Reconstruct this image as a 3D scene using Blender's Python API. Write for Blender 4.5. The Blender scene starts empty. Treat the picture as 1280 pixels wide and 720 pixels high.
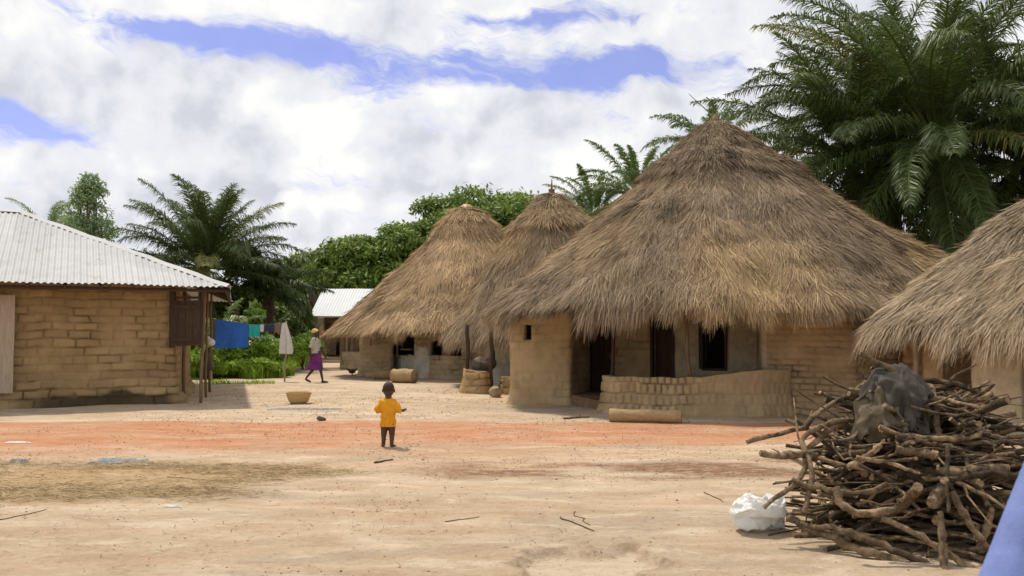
import bpy, math, random
import numpy as np
from mathutils import Vector, Matrix
rng = np.random.default_rng(7); random.seed(7)
S = bpy.context.scene; COL = S.collection
PI = math.pi
# ------------------------------------------------------------------ camera
F = 1150.0; H = 1.5; TH = math.atan(58/1150.0)
cd = bpy.data.cameras.new('camera'); cam = bpy.data.objects.new('camera', cd); COL.objects.link(cam)
cam.location = (0, 0, H); cam.rotation_euler = (PI/2+TH, 0, 0)
cd.sensor_width = 36; cd.lens = F/1280*36; cd.clip_end = 3000; cd.clip_start = 0.05
cd.dof.use_dof = True; cd.dof.focus_distance = 14; cd.dof.aperture_fstop = 8
S.camera = cam
def P(px, py, Y):
    u = (px-640)/F; v = (360-py)/F
    y = math.cos(TH)-v*math.sin(TH); z = math.sin(TH)+v*math.cos(TH); t = Y/y
    return np.array([u*t, Y, H+z*t])
def G(px, py):
    u = (px-640)/F; v = (360-py)/F
    y = math.cos(TH)-v*math.sin(TH); z = math.sin(TH)+v*math.cos(TH); t = -H/z
    return np.array([u*t, y*t, 0.0])
def g(px, D): return ((px-640)/F*D, D)
# ------------------------------------------------------------------ numpy noise
def _h(ix, iy, iz, seed):
    n = (ix*374761393+iy*668265263+iz*1274126177+seed*974634777) & 0xffffffff
    n = ((n ^ (n >> 13))*1274126177) & 0xffffffff
    n = (n ^ (n >> 16)) & 0xffff
    return n/65535.0
def vnoise(p, seed=0):
    p = np.asarray(p, float)
    if p.shape[-1] == 2: p = np.concatenate([p, np.zeros(p.shape[:-1]+(1,))], -1)
    f = np.floor(p); i = f.astype(np.int64); t = p-f; t = t*t*(3-2*t)
    r = 0
    for dx in (0, 1):
        for dy in (0, 1):
            for dz in (0, 1):
                w = (t[..., 0] if dx else 1-t[..., 0])*(t[..., 1] if dy else 1-t[..., 1])*(t[..., 2] if dz else 1-t[..., 2])
                r = r+w*_h(i[..., 0]+dx, i[..., 1]+dy, i[..., 2]+dz, seed)
    return r
def fbm(p, o=4, seed=0):
    p = np.asarray(p, float); a = .5; s = 0; tot = 0
    for k in range(o):
        s = s+a*vnoise(p*(2**k), seed+k*17); tot += a; a *= .5
    return s/tot
def sst(a, b, x):
    t = np.clip((x-a)/(b-a), 0, 1); return t*t*(3-2*t)
# ------------------------------------------------------------------ mesh helpers
def link(o, parent=None):
    COL.objects.link(o)
    if parent is not None: o.parent = parent
    return o
def mesh(name, V, Q, mat, parent=None, attrs=None, smooth=False, T=None, uv=None, at=None):
    """V (n,3), Q quads (m,4), T tris"""
    V = np.asarray(V, np.float32)
    me = bpy.data.meshes.new(name)
    nq = 0 if Q is None else len(Q); nt = 0 if T is None else len(T)
    me.vertices.add(len(V)); me.vertices.foreach_set('co', V.ravel())
    loops = []
    if nq: loops.append(np.asarray(Q, np.int32).ravel())
    if nt: loops.append(np.asarray(T, np.int32).ravel())
    L = np.concatenate(loops); me.loops.add(len(L)); me.loops.foreach_set('vertex_index', L)
    me.polygons.add(nq+nt)
    st = np.concatenate([np.arange(nq)*4, nq*4+np.arange(nt)*3]).astype(np.int32)
    me.polygons.foreach_set('loop_start', st)
    me.polygons.foreach_set('use_smooth', np.full(nq+nt, smooth))
    for k, a in (attrs or {}).items():
        at_ = me.attributes.new(k, 'FLOAT', 'POINT'); at_.data.foreach_set('value', np.asarray(a, np.float32))
    me.update(calc_edges=True); me.validate()
    me.materials.append(mat)
    o = bpy.data.objects.new(name, me)
    if at is not None: o.location = at
    return link(o, parent)
def tag(o, label, cat, group=None, kind=None):
    o['label'] = label; o['category'] = cat
    if group: o['group'] = group
    if kind: o['kind'] = kind
    return o
def empty(name, loc=(0, 0, 0), rz=0):
    o = bpy.data.objects.new(name, None); COL.objects.link(o); o.location = loc; o.rotation_euler = (0, 0, rz)
    o.empty_display_size = .2
    return o
class MB:
    def __init__(s): s.V = []; s.Q = []; s.T = []; s.n = 0; s.A = []
    def add(s, V, Q=None, T=None, a=.5):
        V = np.asarray(V, float).reshape(-1, 3); s.V.append(V)
        if Q is not None and len(Q): s.Q.append(np.asarray(Q)+s.n)
        if T is not None and len(T): s.T.append(np.asarray(T)+s.n)
        s.A.append(np.broadcast_to(np.asarray(a, float), (len(V),)).copy()); s.n += len(V)
    def build(s, name, mat, parent=None, smooth=False, origin=None, **k):
        V = np.concatenate(s.V)
        if origin is not None: V = V-np.asarray(origin)
        return mesh(name, V, np.concatenate(s.Q) if s.Q else None, mat, parent, {'tone': np.concatenate(s.A)}, smooth,
                    np.concatenate(s.T) if s.T else None, at=origin, **k)
    def box(s, c, d, R=None, a=.5, taper=1):
        V = np.array([[x, y, z] for z in (-.5, .5) for y in (-.5, .5) for x in (-.5, .5)], float)
        V[4:, :2] *= taper
        V = V*np.array(d)
        if R is not None: V = V @ np.array(R).T
        s.add(V+np.array(c), [[0, 2, 3, 1], [4, 5, 7, 6], [0, 1, 5, 4], [2, 6, 7, 3], [0, 4, 6, 2], [1, 3, 7, 5]], a=a)
    def tube(s, pts, rad, n=8, a=.5, caps=True, wob=0.0):
        pts = np.asarray(pts, float); m = len(pts); rad = np.broadcast_to(np.asarray(rad, float), (m,))
        t = np.gradient(pts, axis=0); t /= np.linalg.norm(t, axis=1)[:, None]+1e-9
        ref = np.array([0, 0, 1.]) if abs(t[0][2]) < .8 else np.array([1., 0, 0])
        V = []
        u = np.cross(t[0], ref); u /= np.linalg.norm(u)
        for i in range(m):
            u = u-t[i]*np.dot(u, t[i]); u /= np.linalg.norm(u)+1e-9; w = np.cross(t[i], u)
            an = np.arange(n)/n*2*PI
            rr = rad[i]*(1+wob*rng.normal(size=n)) if wob else rad[i]
            V.append(pts[i]+(np.cos(an)*rr)[:, None]*u+(np.sin(an)*rr)[:, None]*w)
        V = np.concatenate(V); Q = []
        for i in range(m-1):
            for k in range(n):
                Q.append([i*n+k, i*n+(k+1) % n, (i+1)*n+(k+1) % n, (i+1)*n+k])
        T = []
        if caps:
            V = np.concatenate([V, pts[:1], pts[-1:]])
            for k in range(n):
                T.append([m*n, (k+1) % n, k]); T.append([m*n+1, (m-1)*n+k, (m-1)*n+(k+1) % n])
        s.add(V, Q, T, a=a)
def rotz(a): c, s_ = math.cos(a), math.sin(a); return np.array([[c, -s_, 0], [s_, c, 0], [0, 0, 1]])
def ribbons(P0, P1, P2, W, tone, taper=(1, .9, .25)):
    """N ribbons of 3 points, W half-width vectors"""
    n = len(P0)
    V = np.stack([P0-W*taper[0], P0+W*taper[0], P1-W*taper[1], P1+W*taper[1], P2-W*taper[2], P2+W*taper[2]], 1).reshape(-1, 3)
    b = np.arange(n)[:, None]*6
    Q = np.concatenate([b+np.array([0, 1, 3, 2]), b+np.array([2, 3, 5, 4])], 0)
    return V, Q, np.repeat(tone, 6)
def nrm(a): return a/(np.linalg.norm(a, axis=-1, keepdims=True)+1e-9)
# ------------------------------------------------------------------ cloth shapes: fall over rounded cores, then kept as plain meshes
def settle(p, Q, cores, floor, mass, bend, tens, frames, seed, quality=6, selfc=True, extra=None):
    r = np.random.default_rng(seed); tmp = []
    def col_ob(V, F):
        me = bpy.data.meshes.new('core'); me.from_pydata([tuple(q) for q in V], [], F); o = link(bpy.data.objects.new('core', me)); tmp.append(o)
        o.modifiers.new('c', 'COLLISION'); o.collision.thickness_outer = .006; o.collision.cloth_friction = 40
    for c, rad in cores:
        u = np.linspace(0, PI, 13); v = np.arange(20)/20*2*PI; U, V_ = np.meshgrid(u, v, indexing='ij'); d = np.stack([np.sin(U)*np.cos(V_), np.sin(U)*np.sin(V_), np.cos(U)], -1).reshape(-1, 3)
        d = d*(1+.22*(fbm(d*1.8+np.array(c)*9, 2, seed)-.5))[:, None]*np.array(rad)+np.array(c)
        col_ob(d, [(a*20+b, (a+1)*20+b, (a+1)*20+(b+1) % 20, a*20+(b+1) % 20) for a in range(12) for b in range(20)])
    col_ob([(-2, -2, floor), (2, -2, floor), (2, 2, floor), (-2, 2, floor)], [(0, 1, 2, 3)])
    if extra is not None: col_ob(extra[0].reshape(-1, 3), [tuple(int(k) for k in q) for q in extra[1]])
    me = bpy.data.meshes.new('sheet'); me.from_pydata(p.reshape(-1, 3).tolist(), [], [tuple(int(k) for k in q) for q in Q]); o = link(bpy.data.objects.new('sheet', me)); tmp.append(o)
    md = o.modifiers.new('cl', 'CLOTH'); t = md.settings; t.quality = quality; t.mass = mass; t.tension_stiffness = tens; t.compression_stiffness = tens; t.bending_stiffness = bend; t.air_damping = 1
    k = md.collision_settings; k.distance_min = .006; k.collision_quality = 3; k.use_self_collision = selfc; k.self_distance_min = .007; k.friction = 20; md.point_cache.frame_end = 200
    for f in range(1, frames+1): S.frame_set(f)
    dg = bpy.context.evaluated_depsgraph_get(); e = o.evaluated_get(dg).to_mesh(); a = np.empty(len(e.vertices)*3, np.float32); e.vertices.foreach_get('co', a)
    for q in tmp: bpy.data.objects.remove(q)
    S.frame_set(1); return a.reshape(p.shape).astype(float)
def sheet(n_, m_, sx_, sy_, loc, rot, crumple, seed):
    r = np.random.default_rng(seed); ph = r.uniform(0, 6, 3); v, u = np.meshgrid(np.linspace(-.5, .5, m_+1), np.linspace(-.5, .5, n_+1), indexing='ij'); X = u*sx_; Y = v*sy_
    Z = crumple*(np.sin(X*14+ph[0]+Y*5)+np.sin(Y*17+ph[1]-X*6)+.6*np.sin(X*31+Y*23+ph[2])); k = 1-crumple*6; c, s_ = math.cos(rot), math.sin(rot)
    return np.stack([(c*X-s_*Y)*k+loc[0], (s_*X+c*Y)*k+loc[1], Z+loc[2]], -1), np.array([(j*(n_+1)+i, j*(n_+1)+i+1, (j+1)*(n_+1)+i+1, (j+1)*(n_+1)+i) for j in range(m_) for i in range(n_)])
cores_ = [((0, 0, 0), (.20, .18, .16)), ((.1, .02, -.12), (.2, .18, .12)), ((-.16, -.05, -.16), (.16, .15, .12))]
p_, Q_ = sheet(52, 52, 1.5, 1.5, (-.02, -.06, .28), .4, .05, 1); RAG1 = settle(p_, Q_, cores_, -.36, .3, .5, 15, 42, 1); ex = (RAG1, Q_)
p_, Q_ = sheet(46, 40, 1.0, .8, (.06, -.04, .34), 1.0, .03, 5); RAG2 = settle(p_, Q_, cores_, -.36, .4, .2, 15, 42, 2, extra=ex)
n_, m_ = 46, 28; v_, u_ = np.meshgrid(np.linspace(0, 1, m_+1), np.linspace(0, 1, n_+1), indexing='ij'); th_ = PI*v_*.93+.02; ph_ = 2*PI*u_
p_ = np.stack([.23*np.sin(th_)*np.cos(ph_), .17*np.sin(th_)*np.sin(ph_), .19*np.cos(th_)], -1); X_, Y_, Z_ = p_[..., 0], p_[..., 1], p_[..., 2]
p_ = p_*(1+.10*(np.sin(X_*40+1)*np.sin(Y_*35+2)*np.sin(Z_*38)+.5*np.sin(X_*83)*np.sin(Y_*90+Z_*70)))[..., None]; p_[..., 2] += .20
Q_ = np.array([[j*(n_+1)+i, j*(n_+1)+(i+1) % n_, (j+1)*(n_+1)+(i+1) % n_, (j+1)*(n_+1)+i] for j in range(m_) for i in range(n_)])
BAGP = settle(p_, Q_, [((-.04, 0, .06), (.13, .10, .10)), ((.10, 0, .06), (.07, .07, .13))], 0, .1, 1.5, 12, 34, 3)
# ------------------------------------------------------------------ materials
def newmat(name):
    m = bpy.data.materials.new(name); m.use_nodes = True; nt = m.node_tree; b = nt.nodes['Principled BSDF']
    return m, nt, b
class NT:
    def __init__(s, nt): s.nt = nt
    def node(s, t, **k):
        n = s.nt.nodes.new(t)
        for a, v in k.items(): setattr(n, a, v)
        return n
    def put(s, sock, v):
        if hasattr(v, 'is_output') or isinstance(v, bpy.types.NodeSocket): s.nt.links.new(v, sock)
        else: sock.default_value = v
    def m(s, op, a, b=None, c=None, clamp=False):
        n = s.node('ShaderNodeMath', operation=op, use_clamp=clamp)
        s.put(n.inputs[0], a)
        if b is not None: s.put(n.inputs[1], b)
        if c is not None: s.put(n.inputs[2], c)
        return n.outputs[0]
    def mix(s, f, a, b, blend='MIX'):
        n = s.node('ShaderNodeMix', data_type='RGBA', blend_type=blend)
        s.put(n.inputs[0], f)
        for k, v in ((6, a), (7, b)):
            if not isinstance(v, bpy.types.NodeSocket) and len(v) == 3: v = (*v, 1)
            s.put(n.inputs[k], v)
        return n.outputs[2]
    def attr(s, name): return s.node('ShaderNodeAttribute', attribute_name=name).outputs['Fac']
    def noise(s, vec, scale, detail=4, rough=.6, dist=0, out='Fac'):
        n = s.node('ShaderNodeTexNoise'); n.inputs['Scale'].default_value = scale; n.inputs['Detail'].default_value = detail
        n.inputs['Roughness'].default_value = rough; n.inputs['Distortion'].default_value = dist
        if vec is not None: s.nt.links.new(vec, n.inputs['Vector'])
        return n.outputs[out]
    def ss(s, x, a, b, lo=0, hi=1):
        n = s.node('ShaderNodeMapRange', interpolation_type='SMOOTHSTEP')
        s.put(n.inputs[0], x)
        for k, v in zip((1, 2, 3, 4), (a, b, lo, hi)): s.put(n.inputs[k], v)
        return n.outputs[0]
    def obj(s): return s.node('ShaderNodeTexCoord').outputs['Object']
    def scale(s, v, sc):
        n = s.node('ShaderNodeMapping'); n.inputs['Scale'].default_value = sc; s.nt.links.new(v, n.inputs['Vector']); return n.outputs[0]
    def bump(s, h, strength, dist, b):
        n = s.node('ShaderNodeBump'); n.inputs['Strength'].default_value = strength; n.inputs['Distance'].default_value = dist
        s.nt.links.new(h, n.inputs['Height']); s.nt.links.new(n.outputs[0], b.inputs['Normal'])
def simple(name, c1, c2, scale=6, rough=.85, bump=.3, bdist=.01, tone=.35, stretch=(1, 1, 1), metal=0, dirt=None, spec=.25):
    m, nt, b = newmat(name); n = NT(nt)
    v = n.scale(n.obj(), stretch)
    no = n.noise(v, scale, 6, .65)
    c = n.mix(n.ss(no, .3, .7), c1, c2)
    t = n.m('MULTIPLY_ADD', n.attr('tone'), tone*2, 1-tone)
    k = n.node('ShaderNodeVectorMath', operation='SCALE'); nt.links.new(c, k.inputs[0]); nt.links.new(t, k.inputs['Scale'])
    c = k.outputs[0]
    if dirt:
        c = n.mix(n.ss(n.noise(n.obj(), dirt[1], 5, .7), dirt[2], dirt[2]+.15, 0, dirt[3]), c, dirt[0])
    nt.links.new(c, b.inputs['Base Color'])
    b.inputs['Roughness'].default_value = rough; b.inputs['Metallic'].default_value = metal
    b.inputs['Specular IOR Level'].default_value = spec
    if bump: n.bump(n.noise(v, scale*4, 6, .7), bump, bdist, b)
    return m
def leafmat(name, dark, light, trans=.25, yellow=None, rough=.5):
    m, nt, b = newmat(name); n = NT(nt)
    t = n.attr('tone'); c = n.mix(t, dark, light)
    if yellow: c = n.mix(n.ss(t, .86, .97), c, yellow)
    nt.links.new(c, b.inputs['Base Color']); b.inputs['Roughness'].default_value = rough
    b.inputs['Specular IOR Level'].default_value = .3
    tr = n.node('ShaderNodeBsdfTranslucent'); nt.links.new(c, tr.inputs[0])
    mx = n.node('ShaderNodeMixShader'); mx.inputs[0].default_value = trans
    nt.links.new(b.outputs[0], mx.inputs[1]); nt.links.new(tr.outputs[0], mx.inputs[2])
    nt.links.new(mx.outputs[0], nt.nodes['Material Output'].inputs[0])
    return m
def thatchmat(name, grey, gold, dark):
    m, nt, b = newmat(name); n = NT(nt)
    c = n.mix(n.attr('patch'), grey, gold)
    t = n.attr('tone')
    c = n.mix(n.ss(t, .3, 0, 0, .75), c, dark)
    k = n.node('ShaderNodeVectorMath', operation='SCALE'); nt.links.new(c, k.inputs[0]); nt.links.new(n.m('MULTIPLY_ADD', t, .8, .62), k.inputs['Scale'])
    nt.links.new(k.outputs[0], b.inputs['Base Color']); b.inputs['Roughness'].default_value = .8
    b.inputs['Specular IOR Level'].default_value = .15
    return m
def wallmat(name, base, light, dark, plaster=(.42, .38, .30)):
    m, nt, b = newmat(name); n = NT(nt); o = n.obj()
    no = n.noise(o, 1.3, 6, .65); c = n.mix(n.ss(no, .35, .68), base, light)
    c = n.mix(n.m('MULTIPLY', n.ss(n.noise(n.scale(o, (1, 1, .35)), 2.6, 6, .7), .55, .75), .55), c, dark)
    k = n.node('ShaderNodeVectorMath', operation='SCALE'); nt.links.new(c, k.inputs[0])
    nt.links.new(n.m('MULTIPLY_ADD', n.attr('tone'), .7, .62), k.inputs['Scale'])
    c = k.outputs[0]
    pl = n.mix(n.ss(n.noise(o, 2.2, 6, .7), .4, .7), plaster, tuple(x*.62 for x in plaster))
    c = n.mix(n.attr('plaster'), c, pl)
    c = n.mix(n.attr('soot'), c, (.02, .017, .014))
    nt.links.new(c, b.inputs['Base Color']); b.inputs['Roughness'].default_value = .95; b.inputs['Specular IOR Level'].default_value = .1
    n.bump(n.noise(o, 15, 8, .78), .9, .045, b)
    return m
M = {}
M['thatch'] = thatchmat('thatch', (.285, .216, .145), (.44, .312, .165), (.085, .060, .036))
M['thatch_warm'] = thatchmat('thatch_warm', (.37, .255, .145), (.47, .33, .185), (.11, .072, .04))
M['thatch_pale'] = thatchmat('thatch_pale', (.36, .285, .195), (.42, .32, .20), (.09, .068, .046))
M['mud_tan'] = wallmat('mud_tan', (.36, .245, .12), (.46, .325, .165), (.17, .115, .058))
M['mud_ochre'] = wallmat('mud_ochre', (.48, .345, .19), (.60, .45, .26), (.27, .19, .11), (.64, .53, .36))
M['mud_grey'] = wallmat('mud_grey', (.46, .35, .21), (.56, .44, .28), (.25, .19, .12), (.66, .63, .55))
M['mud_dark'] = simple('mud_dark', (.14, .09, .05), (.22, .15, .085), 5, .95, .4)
M['dark_wood'] = simple('dark_wood', (.045, .028, .018), (.085, .052, .032), 9, .8, .5, .01, .3, (6, 6, .5))
M['grey_wood'] = simple('grey_wood', (.30, .24, .175), (.42, .34, .25), 8, .9, .5, .01, .25, (6, 6, .5))
M['pole_wood'] = simple('pole_wood', (.14, .09, .05), (.24, .165, .095), 8, .9, .5, .01, .3, (5, 5, .6))
M['log_wood'] = simple('log_wood', (.30, .20, .10), (.42, .30, .16), 7, .9, .5, .01, .25, (1, 6, 6))
M['stick'] = simple('stick_wood', (.080, .055, .032), (.30, .212, .125), 16, .9, 1.0, .018, .8, dirt=((.030, .021, .014), 7, .5, .75))
M['tin'] = simple('tin', (.40, .405, .405), (.46, .465, .465), 3, .6, .05, .003, .10, metal=0, dirt=((.27, .20, .15), 2.2, .56, .45), spec=.2)
M['tin_clean'] = simple('tin_clean', (.52, .54, .55), (.57, .59, .60), 3, .55, .05, .003, .05, metal=0, spec=.3)
M['tin_under'] = simple('tin_under', (.16, .11, .075), (.26, .18, .12), 5, .8, .2)
M['stone'] = simple('stone', (.24, .18, .12), (.36, .28, .19), 8, .95, .5, .02)
M['darkstone'] = simple('darkstone', (.09, .07, .055), (.18, .14, .10), 8, .95, .5, .02)
M['bark'] = simple('bark', (.10, .075, .05), (.19, .145, .10), 8, .95, .6, .03)
M['rope'] = simple('rope', (.25, .22, .18), (.35, .32, .27), 20, .9, .2)
M['palm'] = leafmat('palm_leaf', (.030, .056, .013), (.135, .19, .05), .32, (.30, .29, .09), .5)
M['palm_far'] = leafmat('palm_leaf_far', (.07, .12, .035), (.22, .31, .11), .3, (.30, .30, .12), .4)
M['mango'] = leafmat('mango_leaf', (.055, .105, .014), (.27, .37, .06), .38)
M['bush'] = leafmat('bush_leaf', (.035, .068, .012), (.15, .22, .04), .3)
M['feather'] = leafmat('feather_leaf', (.14, .22, .08), (.38, .50, .26), .5)
M['grass'] = leafmat('grass_blade', (.14, .25, .02), (.40, .56, .06), .42)
M['bright'] = leafmat('bright_leaf', (.10, .19, .025), (.26, .38, .07), .35)
M['straw'] = leafmat('straw_blade', (.24, .155, .06), (.50, .36, .17), .1)
M['litter'] = leafmat('litter_leaf', (.09, .05, .03), (.28, .17, .09), .05)
M['skin'] = simple('skin', (.062, .034, .022), (.082, .046, .030), 4, .5, .05, .003, 0, spec=.35)
M['yellow_cloth'] = simple('yellow_cloth', (.66, .285, .014), (.74, .345, .02), 10, .9, .3, .01, 0)
M['blue_cloth'] = simple('blue_cloth', (.04, .15, .58), (.05, .19, .66), 8, .9, .3, .01, .1)
M['shirt_blue'] = simple('shirt_blue', (.14, .19, .43), (.18, .235, .50), 12, .85, .3, .008, 0)
M['teal_cloth'] = simple('teal_cloth', (.03, .40, .42), (.04, .48, .48), 8, .9, .3, .01, .1)
M['white_cloth'] = simple('white_cloth', (.62, .60, .55), (.72, .70, .66), 8, .9, .3, .01, .1)
M['brown_cloth'] = simple('brown_cloth', (.20, .12, .09), (.27, .17, .13), 8, .9, .3, .01, .1)
M['navy_cloth'] = simple('navy_cloth', (.03, .04, .09), (.05, .06, .13), 8, .9, .3, .01, .1)
M['pale_shirt'] = simple('pale_shirt', (.42, .38, .34), (.50, .46, .42), 8, .9, .3, .01, 0)
M['wrap_yellow'] = simple('wrap_yellow', (.70, .46, .16), (.78, .56, .24), 8, .9, .3, .01, 0)
M['skirt'] = simple('skirt_print', (.26, .03, .10), (.07, .03, .22), 5.5, .9, .2, .01, 0)
M['rag_grey'] = simple('rag_grey', (.045, .040, .034), (.088, .078, .064), 6, .95, .6, .008, .25)
M['child_hair'] = simple('child_hair', (.034, .021, .015), (.050, .031, .022), 60, .7, .4, .004, 0)
M['hair'] = simple('hair', (.010, .008, .007), (.018, .014, .012), 30, .8, .4, .01, 0)
M['rag_olive'] = simple('rag_olive', (.085, .068, .044), (.16, .13, .088), 6, .95, .6, .008, .3)
M['ground_cloth'] = simple('ground_cloth', (.15, .17, .19), (.33, .33, .32), 8, .95, .5, .01, .3)
M['basket'] = simple('basket_cane', (.42, .27, .11), (.55, .38, .17), 30, .8, .6, .01, .3)
M['trousers'] = simple('trousers', (.05, .05, .06), (.08, .08, .09), 8, .9, .2, .01, 0)
M['feathers'] = simple('bird_feathers', (.05, .025, .015), (.12, .06, .03), 12, .8, .2, .01, 0)
# plastic
m, nt, b = newmat('plastic_bag'); n = NT(nt); b.inputs['Base Color'].default_value = (.85, .85, .83, 1); b.inputs['Roughness'].default_value = .35
tr = n.node('ShaderNodeBsdfTranslucent'); tr.inputs[0].default_value = (.85, .85, .82, 1)
mx = n.node('ShaderNodeMixShader'); mx.inputs[0].default_value = .35; nt.links.new(b.outputs[0], mx.inputs[1]); nt.links.new(tr.outputs[0], mx.inputs[2])
nt.links.new(mx.outputs[0], nt.nodes['Material Output'].inputs[0]); M['plastic'] = m
# ------------------------------------------------------------------ ground
def gh(x, y):
    x = np.asarray(x, float); y = np.asarray(y, float)
    p = np.stack([x, y], -1)
    h = (fbm(p*.35, 3, 5)-.5)*.10*sst(3, 9, y)+(fbm(p*1.7, 4, 9)-.5)*.03+(fbm(p*np.array([5, 9.]), 3, 15)-.5)*.009
    # worn hollow in the foreground
    q = np.stack([x*1.2, y*1.2], -1); wob = (fbm(q*2, 5, 21)-.5)*1.5
    d = np.sqrt(((x-.50)/.55)**2+((y-5.9)/.55)**2)+wob
    h = h-.055*sst(1.0, .88, d)
    return h
def ground():
    ys = [2.2]
    while ys[-1] < 46: ys.append(ys[-1]+max(.03, ys[-1]*.0062))
    while ys[-1] < 900: ys.append(ys[-1]*1.12)
    ys = np.array([-900, -300, -100, -40, -15, -5, -1, 1, 1.6]+ys)
    xs = [0.]
    while xs[-1] < 12: xs.append(xs[-1]+.04+xs[-1]*.004)
    while xs[-1] < 900: xs.append(xs[-1]+max(.12, (xs[-1]-10)*.12))
    xs = np.array(xs); xs = np.concatenate([-xs[:0:-1], xs])
    X, Y = np.meshgrid(xs, ys); Z = gh(X, Y)*sst(600, 60, np.abs(X))
    V = np.stack([X, Y, Z], -1).reshape(-1, 3); nx = len(xs); ny = len(ys)
    i = (np.arange(ny-1)[:, None]*nx+np.arange(nx-1)[None]).ravel()
    Q = np.stack([i, i+1, i+nx+1, i+nx], 1)
    p = V[:, :2]
    w = (fbm(p*np.array([.35, 1.1]), 5, 31)-.5)
    w2 = (fbm(p*np.array([1.2, 3.]), 5, 41)-.5)
    x = p[:, 0]; y = p[:, 1]
    lo = 12.6+w*1.6-.10*np.clip(-x, 0, 12)+.05*x; hi = 15.75+w*.5-.012*x
    red = sst(lo-.7, lo+.9, y)*sst(hi+.22, hi-.1, y)*(.55+.45*sst(-.2, .15, w2))
    red = np.maximum(red, .2*sst(9.2, 11.6, y)*sst(13, 12, y)*sst(-.12, .1, w+w2*.5)*sst(3.2, .5, x))
    straw = sst(8.2, 8.9, y+w*1.2)*sst(10.9, 10.0, y+w*1.2)*sst(-1.9, -3.2, x+w*3)
    dark = sst(9.4, 9.9, y+w)*sst(11.4, 10.4, y+w)*sst(-1.6, -.2, x)*sst(4.3, 3.0, x)*sst(-.16, .12, w2)
    q = np.stack([x*1.2, y*1.2], -1); wob = (fbm(q*2, 5, 21)-.5)*1.5
    d = np.sqrt(((x-.50)/.55)**2+((y-5.9)/.55)**2)+wob
    pale = sst(1.0, .8, d)
    rim = sst(.8, .93, d)*sst(1.12, .97, d)
    m, nt, b = newmat('packed_earth'); n = NT(nt); o = n.obj()
    nb = n.noise(n.scale(o, (.5, 1, 1)), .7, 7, .62); nf = n.noise(n.scale(o, (1, 1.6, 1)), 6, 8, .7); nm = n.noise(n.scale(o, (.6, 1.4, 1)), 2.3, 7, .66, .6)
    c = n.mix(n.ss(nb, .36, .64), (.52, .39, .26), (.62, .49, .345))
    c = n.mix(n.m('MULTIPLY', n.ss(nm, .48, .62), .55), c, (.42, .285, .18))
    n3_ = n.noise(n.scale(o, (.35, 1, 1)), 1.1, 6, .7, .8); c = n.mix(n.m('MULTIPLY', n.ss(n3_, .5, .62), .55), c, (.42, .34, .25)); c = n.mix(n.m('MULTIPLY', n.ss(n3_, .45, .36), .5), c, (.58, .41, .275))
    c = n.mix(n.m('MULTIPLY', n.ss(nm, .46, .36), .7), c, (.70, .57, .42))
    c = n.mix(n.m('MULTIPLY', n.ss(nf, .56, .72), .45), c, (.29, .195, .12))
    c = n.mix(n.m('MULTIPLY', n.attr('pale'), n.ss(nf, .3, .6, .35, .9)), c, (.66, .54, .39))
    c = n.mix(n.m('MULTIPLY', n.attr('rim'), n.ss(nf, .38, .6, .0, .6)), c, (.32, .22, .13))
    ra = n.m('MULTIPLY', n.m('POWER', n.attr('red'), .75), n.ss(nf, .3, .6, .72, 1))
    c = n.mix(n.m('MULTIPLY', ra, .95), c, n.mix(n.ss(nm, .35, .65), (.56, .25, .125), (.48, .195, .09)))
    c = n.mix(n.m('MULTIPLY', n.attr('straw'), n.ss(nm, .3, .6, .35, .85)), c, (.47, .32, .155))
    c = n.mix(n.m('MULTIPLY', n.attr('dark'), n.ss(nf, .38, .55, .4, 1)), c, (.25, .135, .075))
    gr = n.noise(o, 48, 6, .85); g2_ = n.noise(o, 17, 7, .75)
    c = n.mix(n.m('MULTIPLY', n.ss(g2_, .54, .66), .5), c, (.31, .215, .13))
    c = n.mix(n.m('MULTIPLY', n.ss(g2_, .45, .34), .45), c, (.68, .55, .39))
    c = n.mix(n.m('MULTIPLY', n.ss(gr, .56, .66), .6), c, (.20, .13, .08))
    c = n.mix(n.m('MULTIPLY', n.ss(gr, .38, .25), .35), c, (.68, .52, .38))
    nt.links.new(c, b.inputs['Base Color']); b.inputs['Roughness'].default_value = .95; b.inputs['Specular IOR Level'].default_value = .12
    hsum = n.m('ADD', n.m('MULTIPLY', nf, .5), n.m('MULTIPLY', n.noise(o, 26, 6, .75), .35))
    n.bump(hsum, 1.0, .08, b)
    o = mesh('ground', V, Q, m, None, {'red': red, 'straw': straw, 'dark': dark, 'pale': pale, 'rim': rim}, True)
    o['kind'] = 'structure'
ground()
def gz(x, y): return float(gh(x, y))
# ------------------------------------------------------------------ thatched roof
class Roof:
    def __init__(s, cx, cy, rho, prof, seed):
        s.cx, s.cy, s.rho, s.seed = cx, cy, rho, seed
        s.pt = np.array([p[0] for p in prof]); s.pz = np.array([p[1] for p in prof])
    def R(s, th):
        l, r, f, b = s.rho      # left, right, front, back
        cx = np.cos(th); sy = np.sin(th)
        a = np.where(cx > 0, r, l); c = np.where(sy > 0, b, f)
        base = 1/np.sqrt((cx/a)**2+(sy/c)**2)
        return base*(1+.035*(vnoise(np.stack([cx*3, sy*3, 0*cx], -1), s.seed)-.5)*2)
    def z(s, t, th):
        zz = np.interp(t, s.pt, s.pz)
        q = np.stack([np.cos(th)*t*4, np.sin(th)*t*4, t*0], -1)
        return zz+(fbm(q, 3, s.seed+3)-.5)*.26*np.clip(t*3, 0, 1)
    def pos(s, th, t):
        r = s.R(th)*t
        return np.stack([s.cx+r*np.cos(th), s.cy+r*np.sin(th), s.z(t, th)], -1)
    def under(s, x, y):
        dx = x-s.cx; dy = y-s.cy; th = np.arctan2(dy, dx); t = np.hypot(dx, dy)/s.R(th)
        return s.z(np.clip(t, 0, 1), th)-.22
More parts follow.
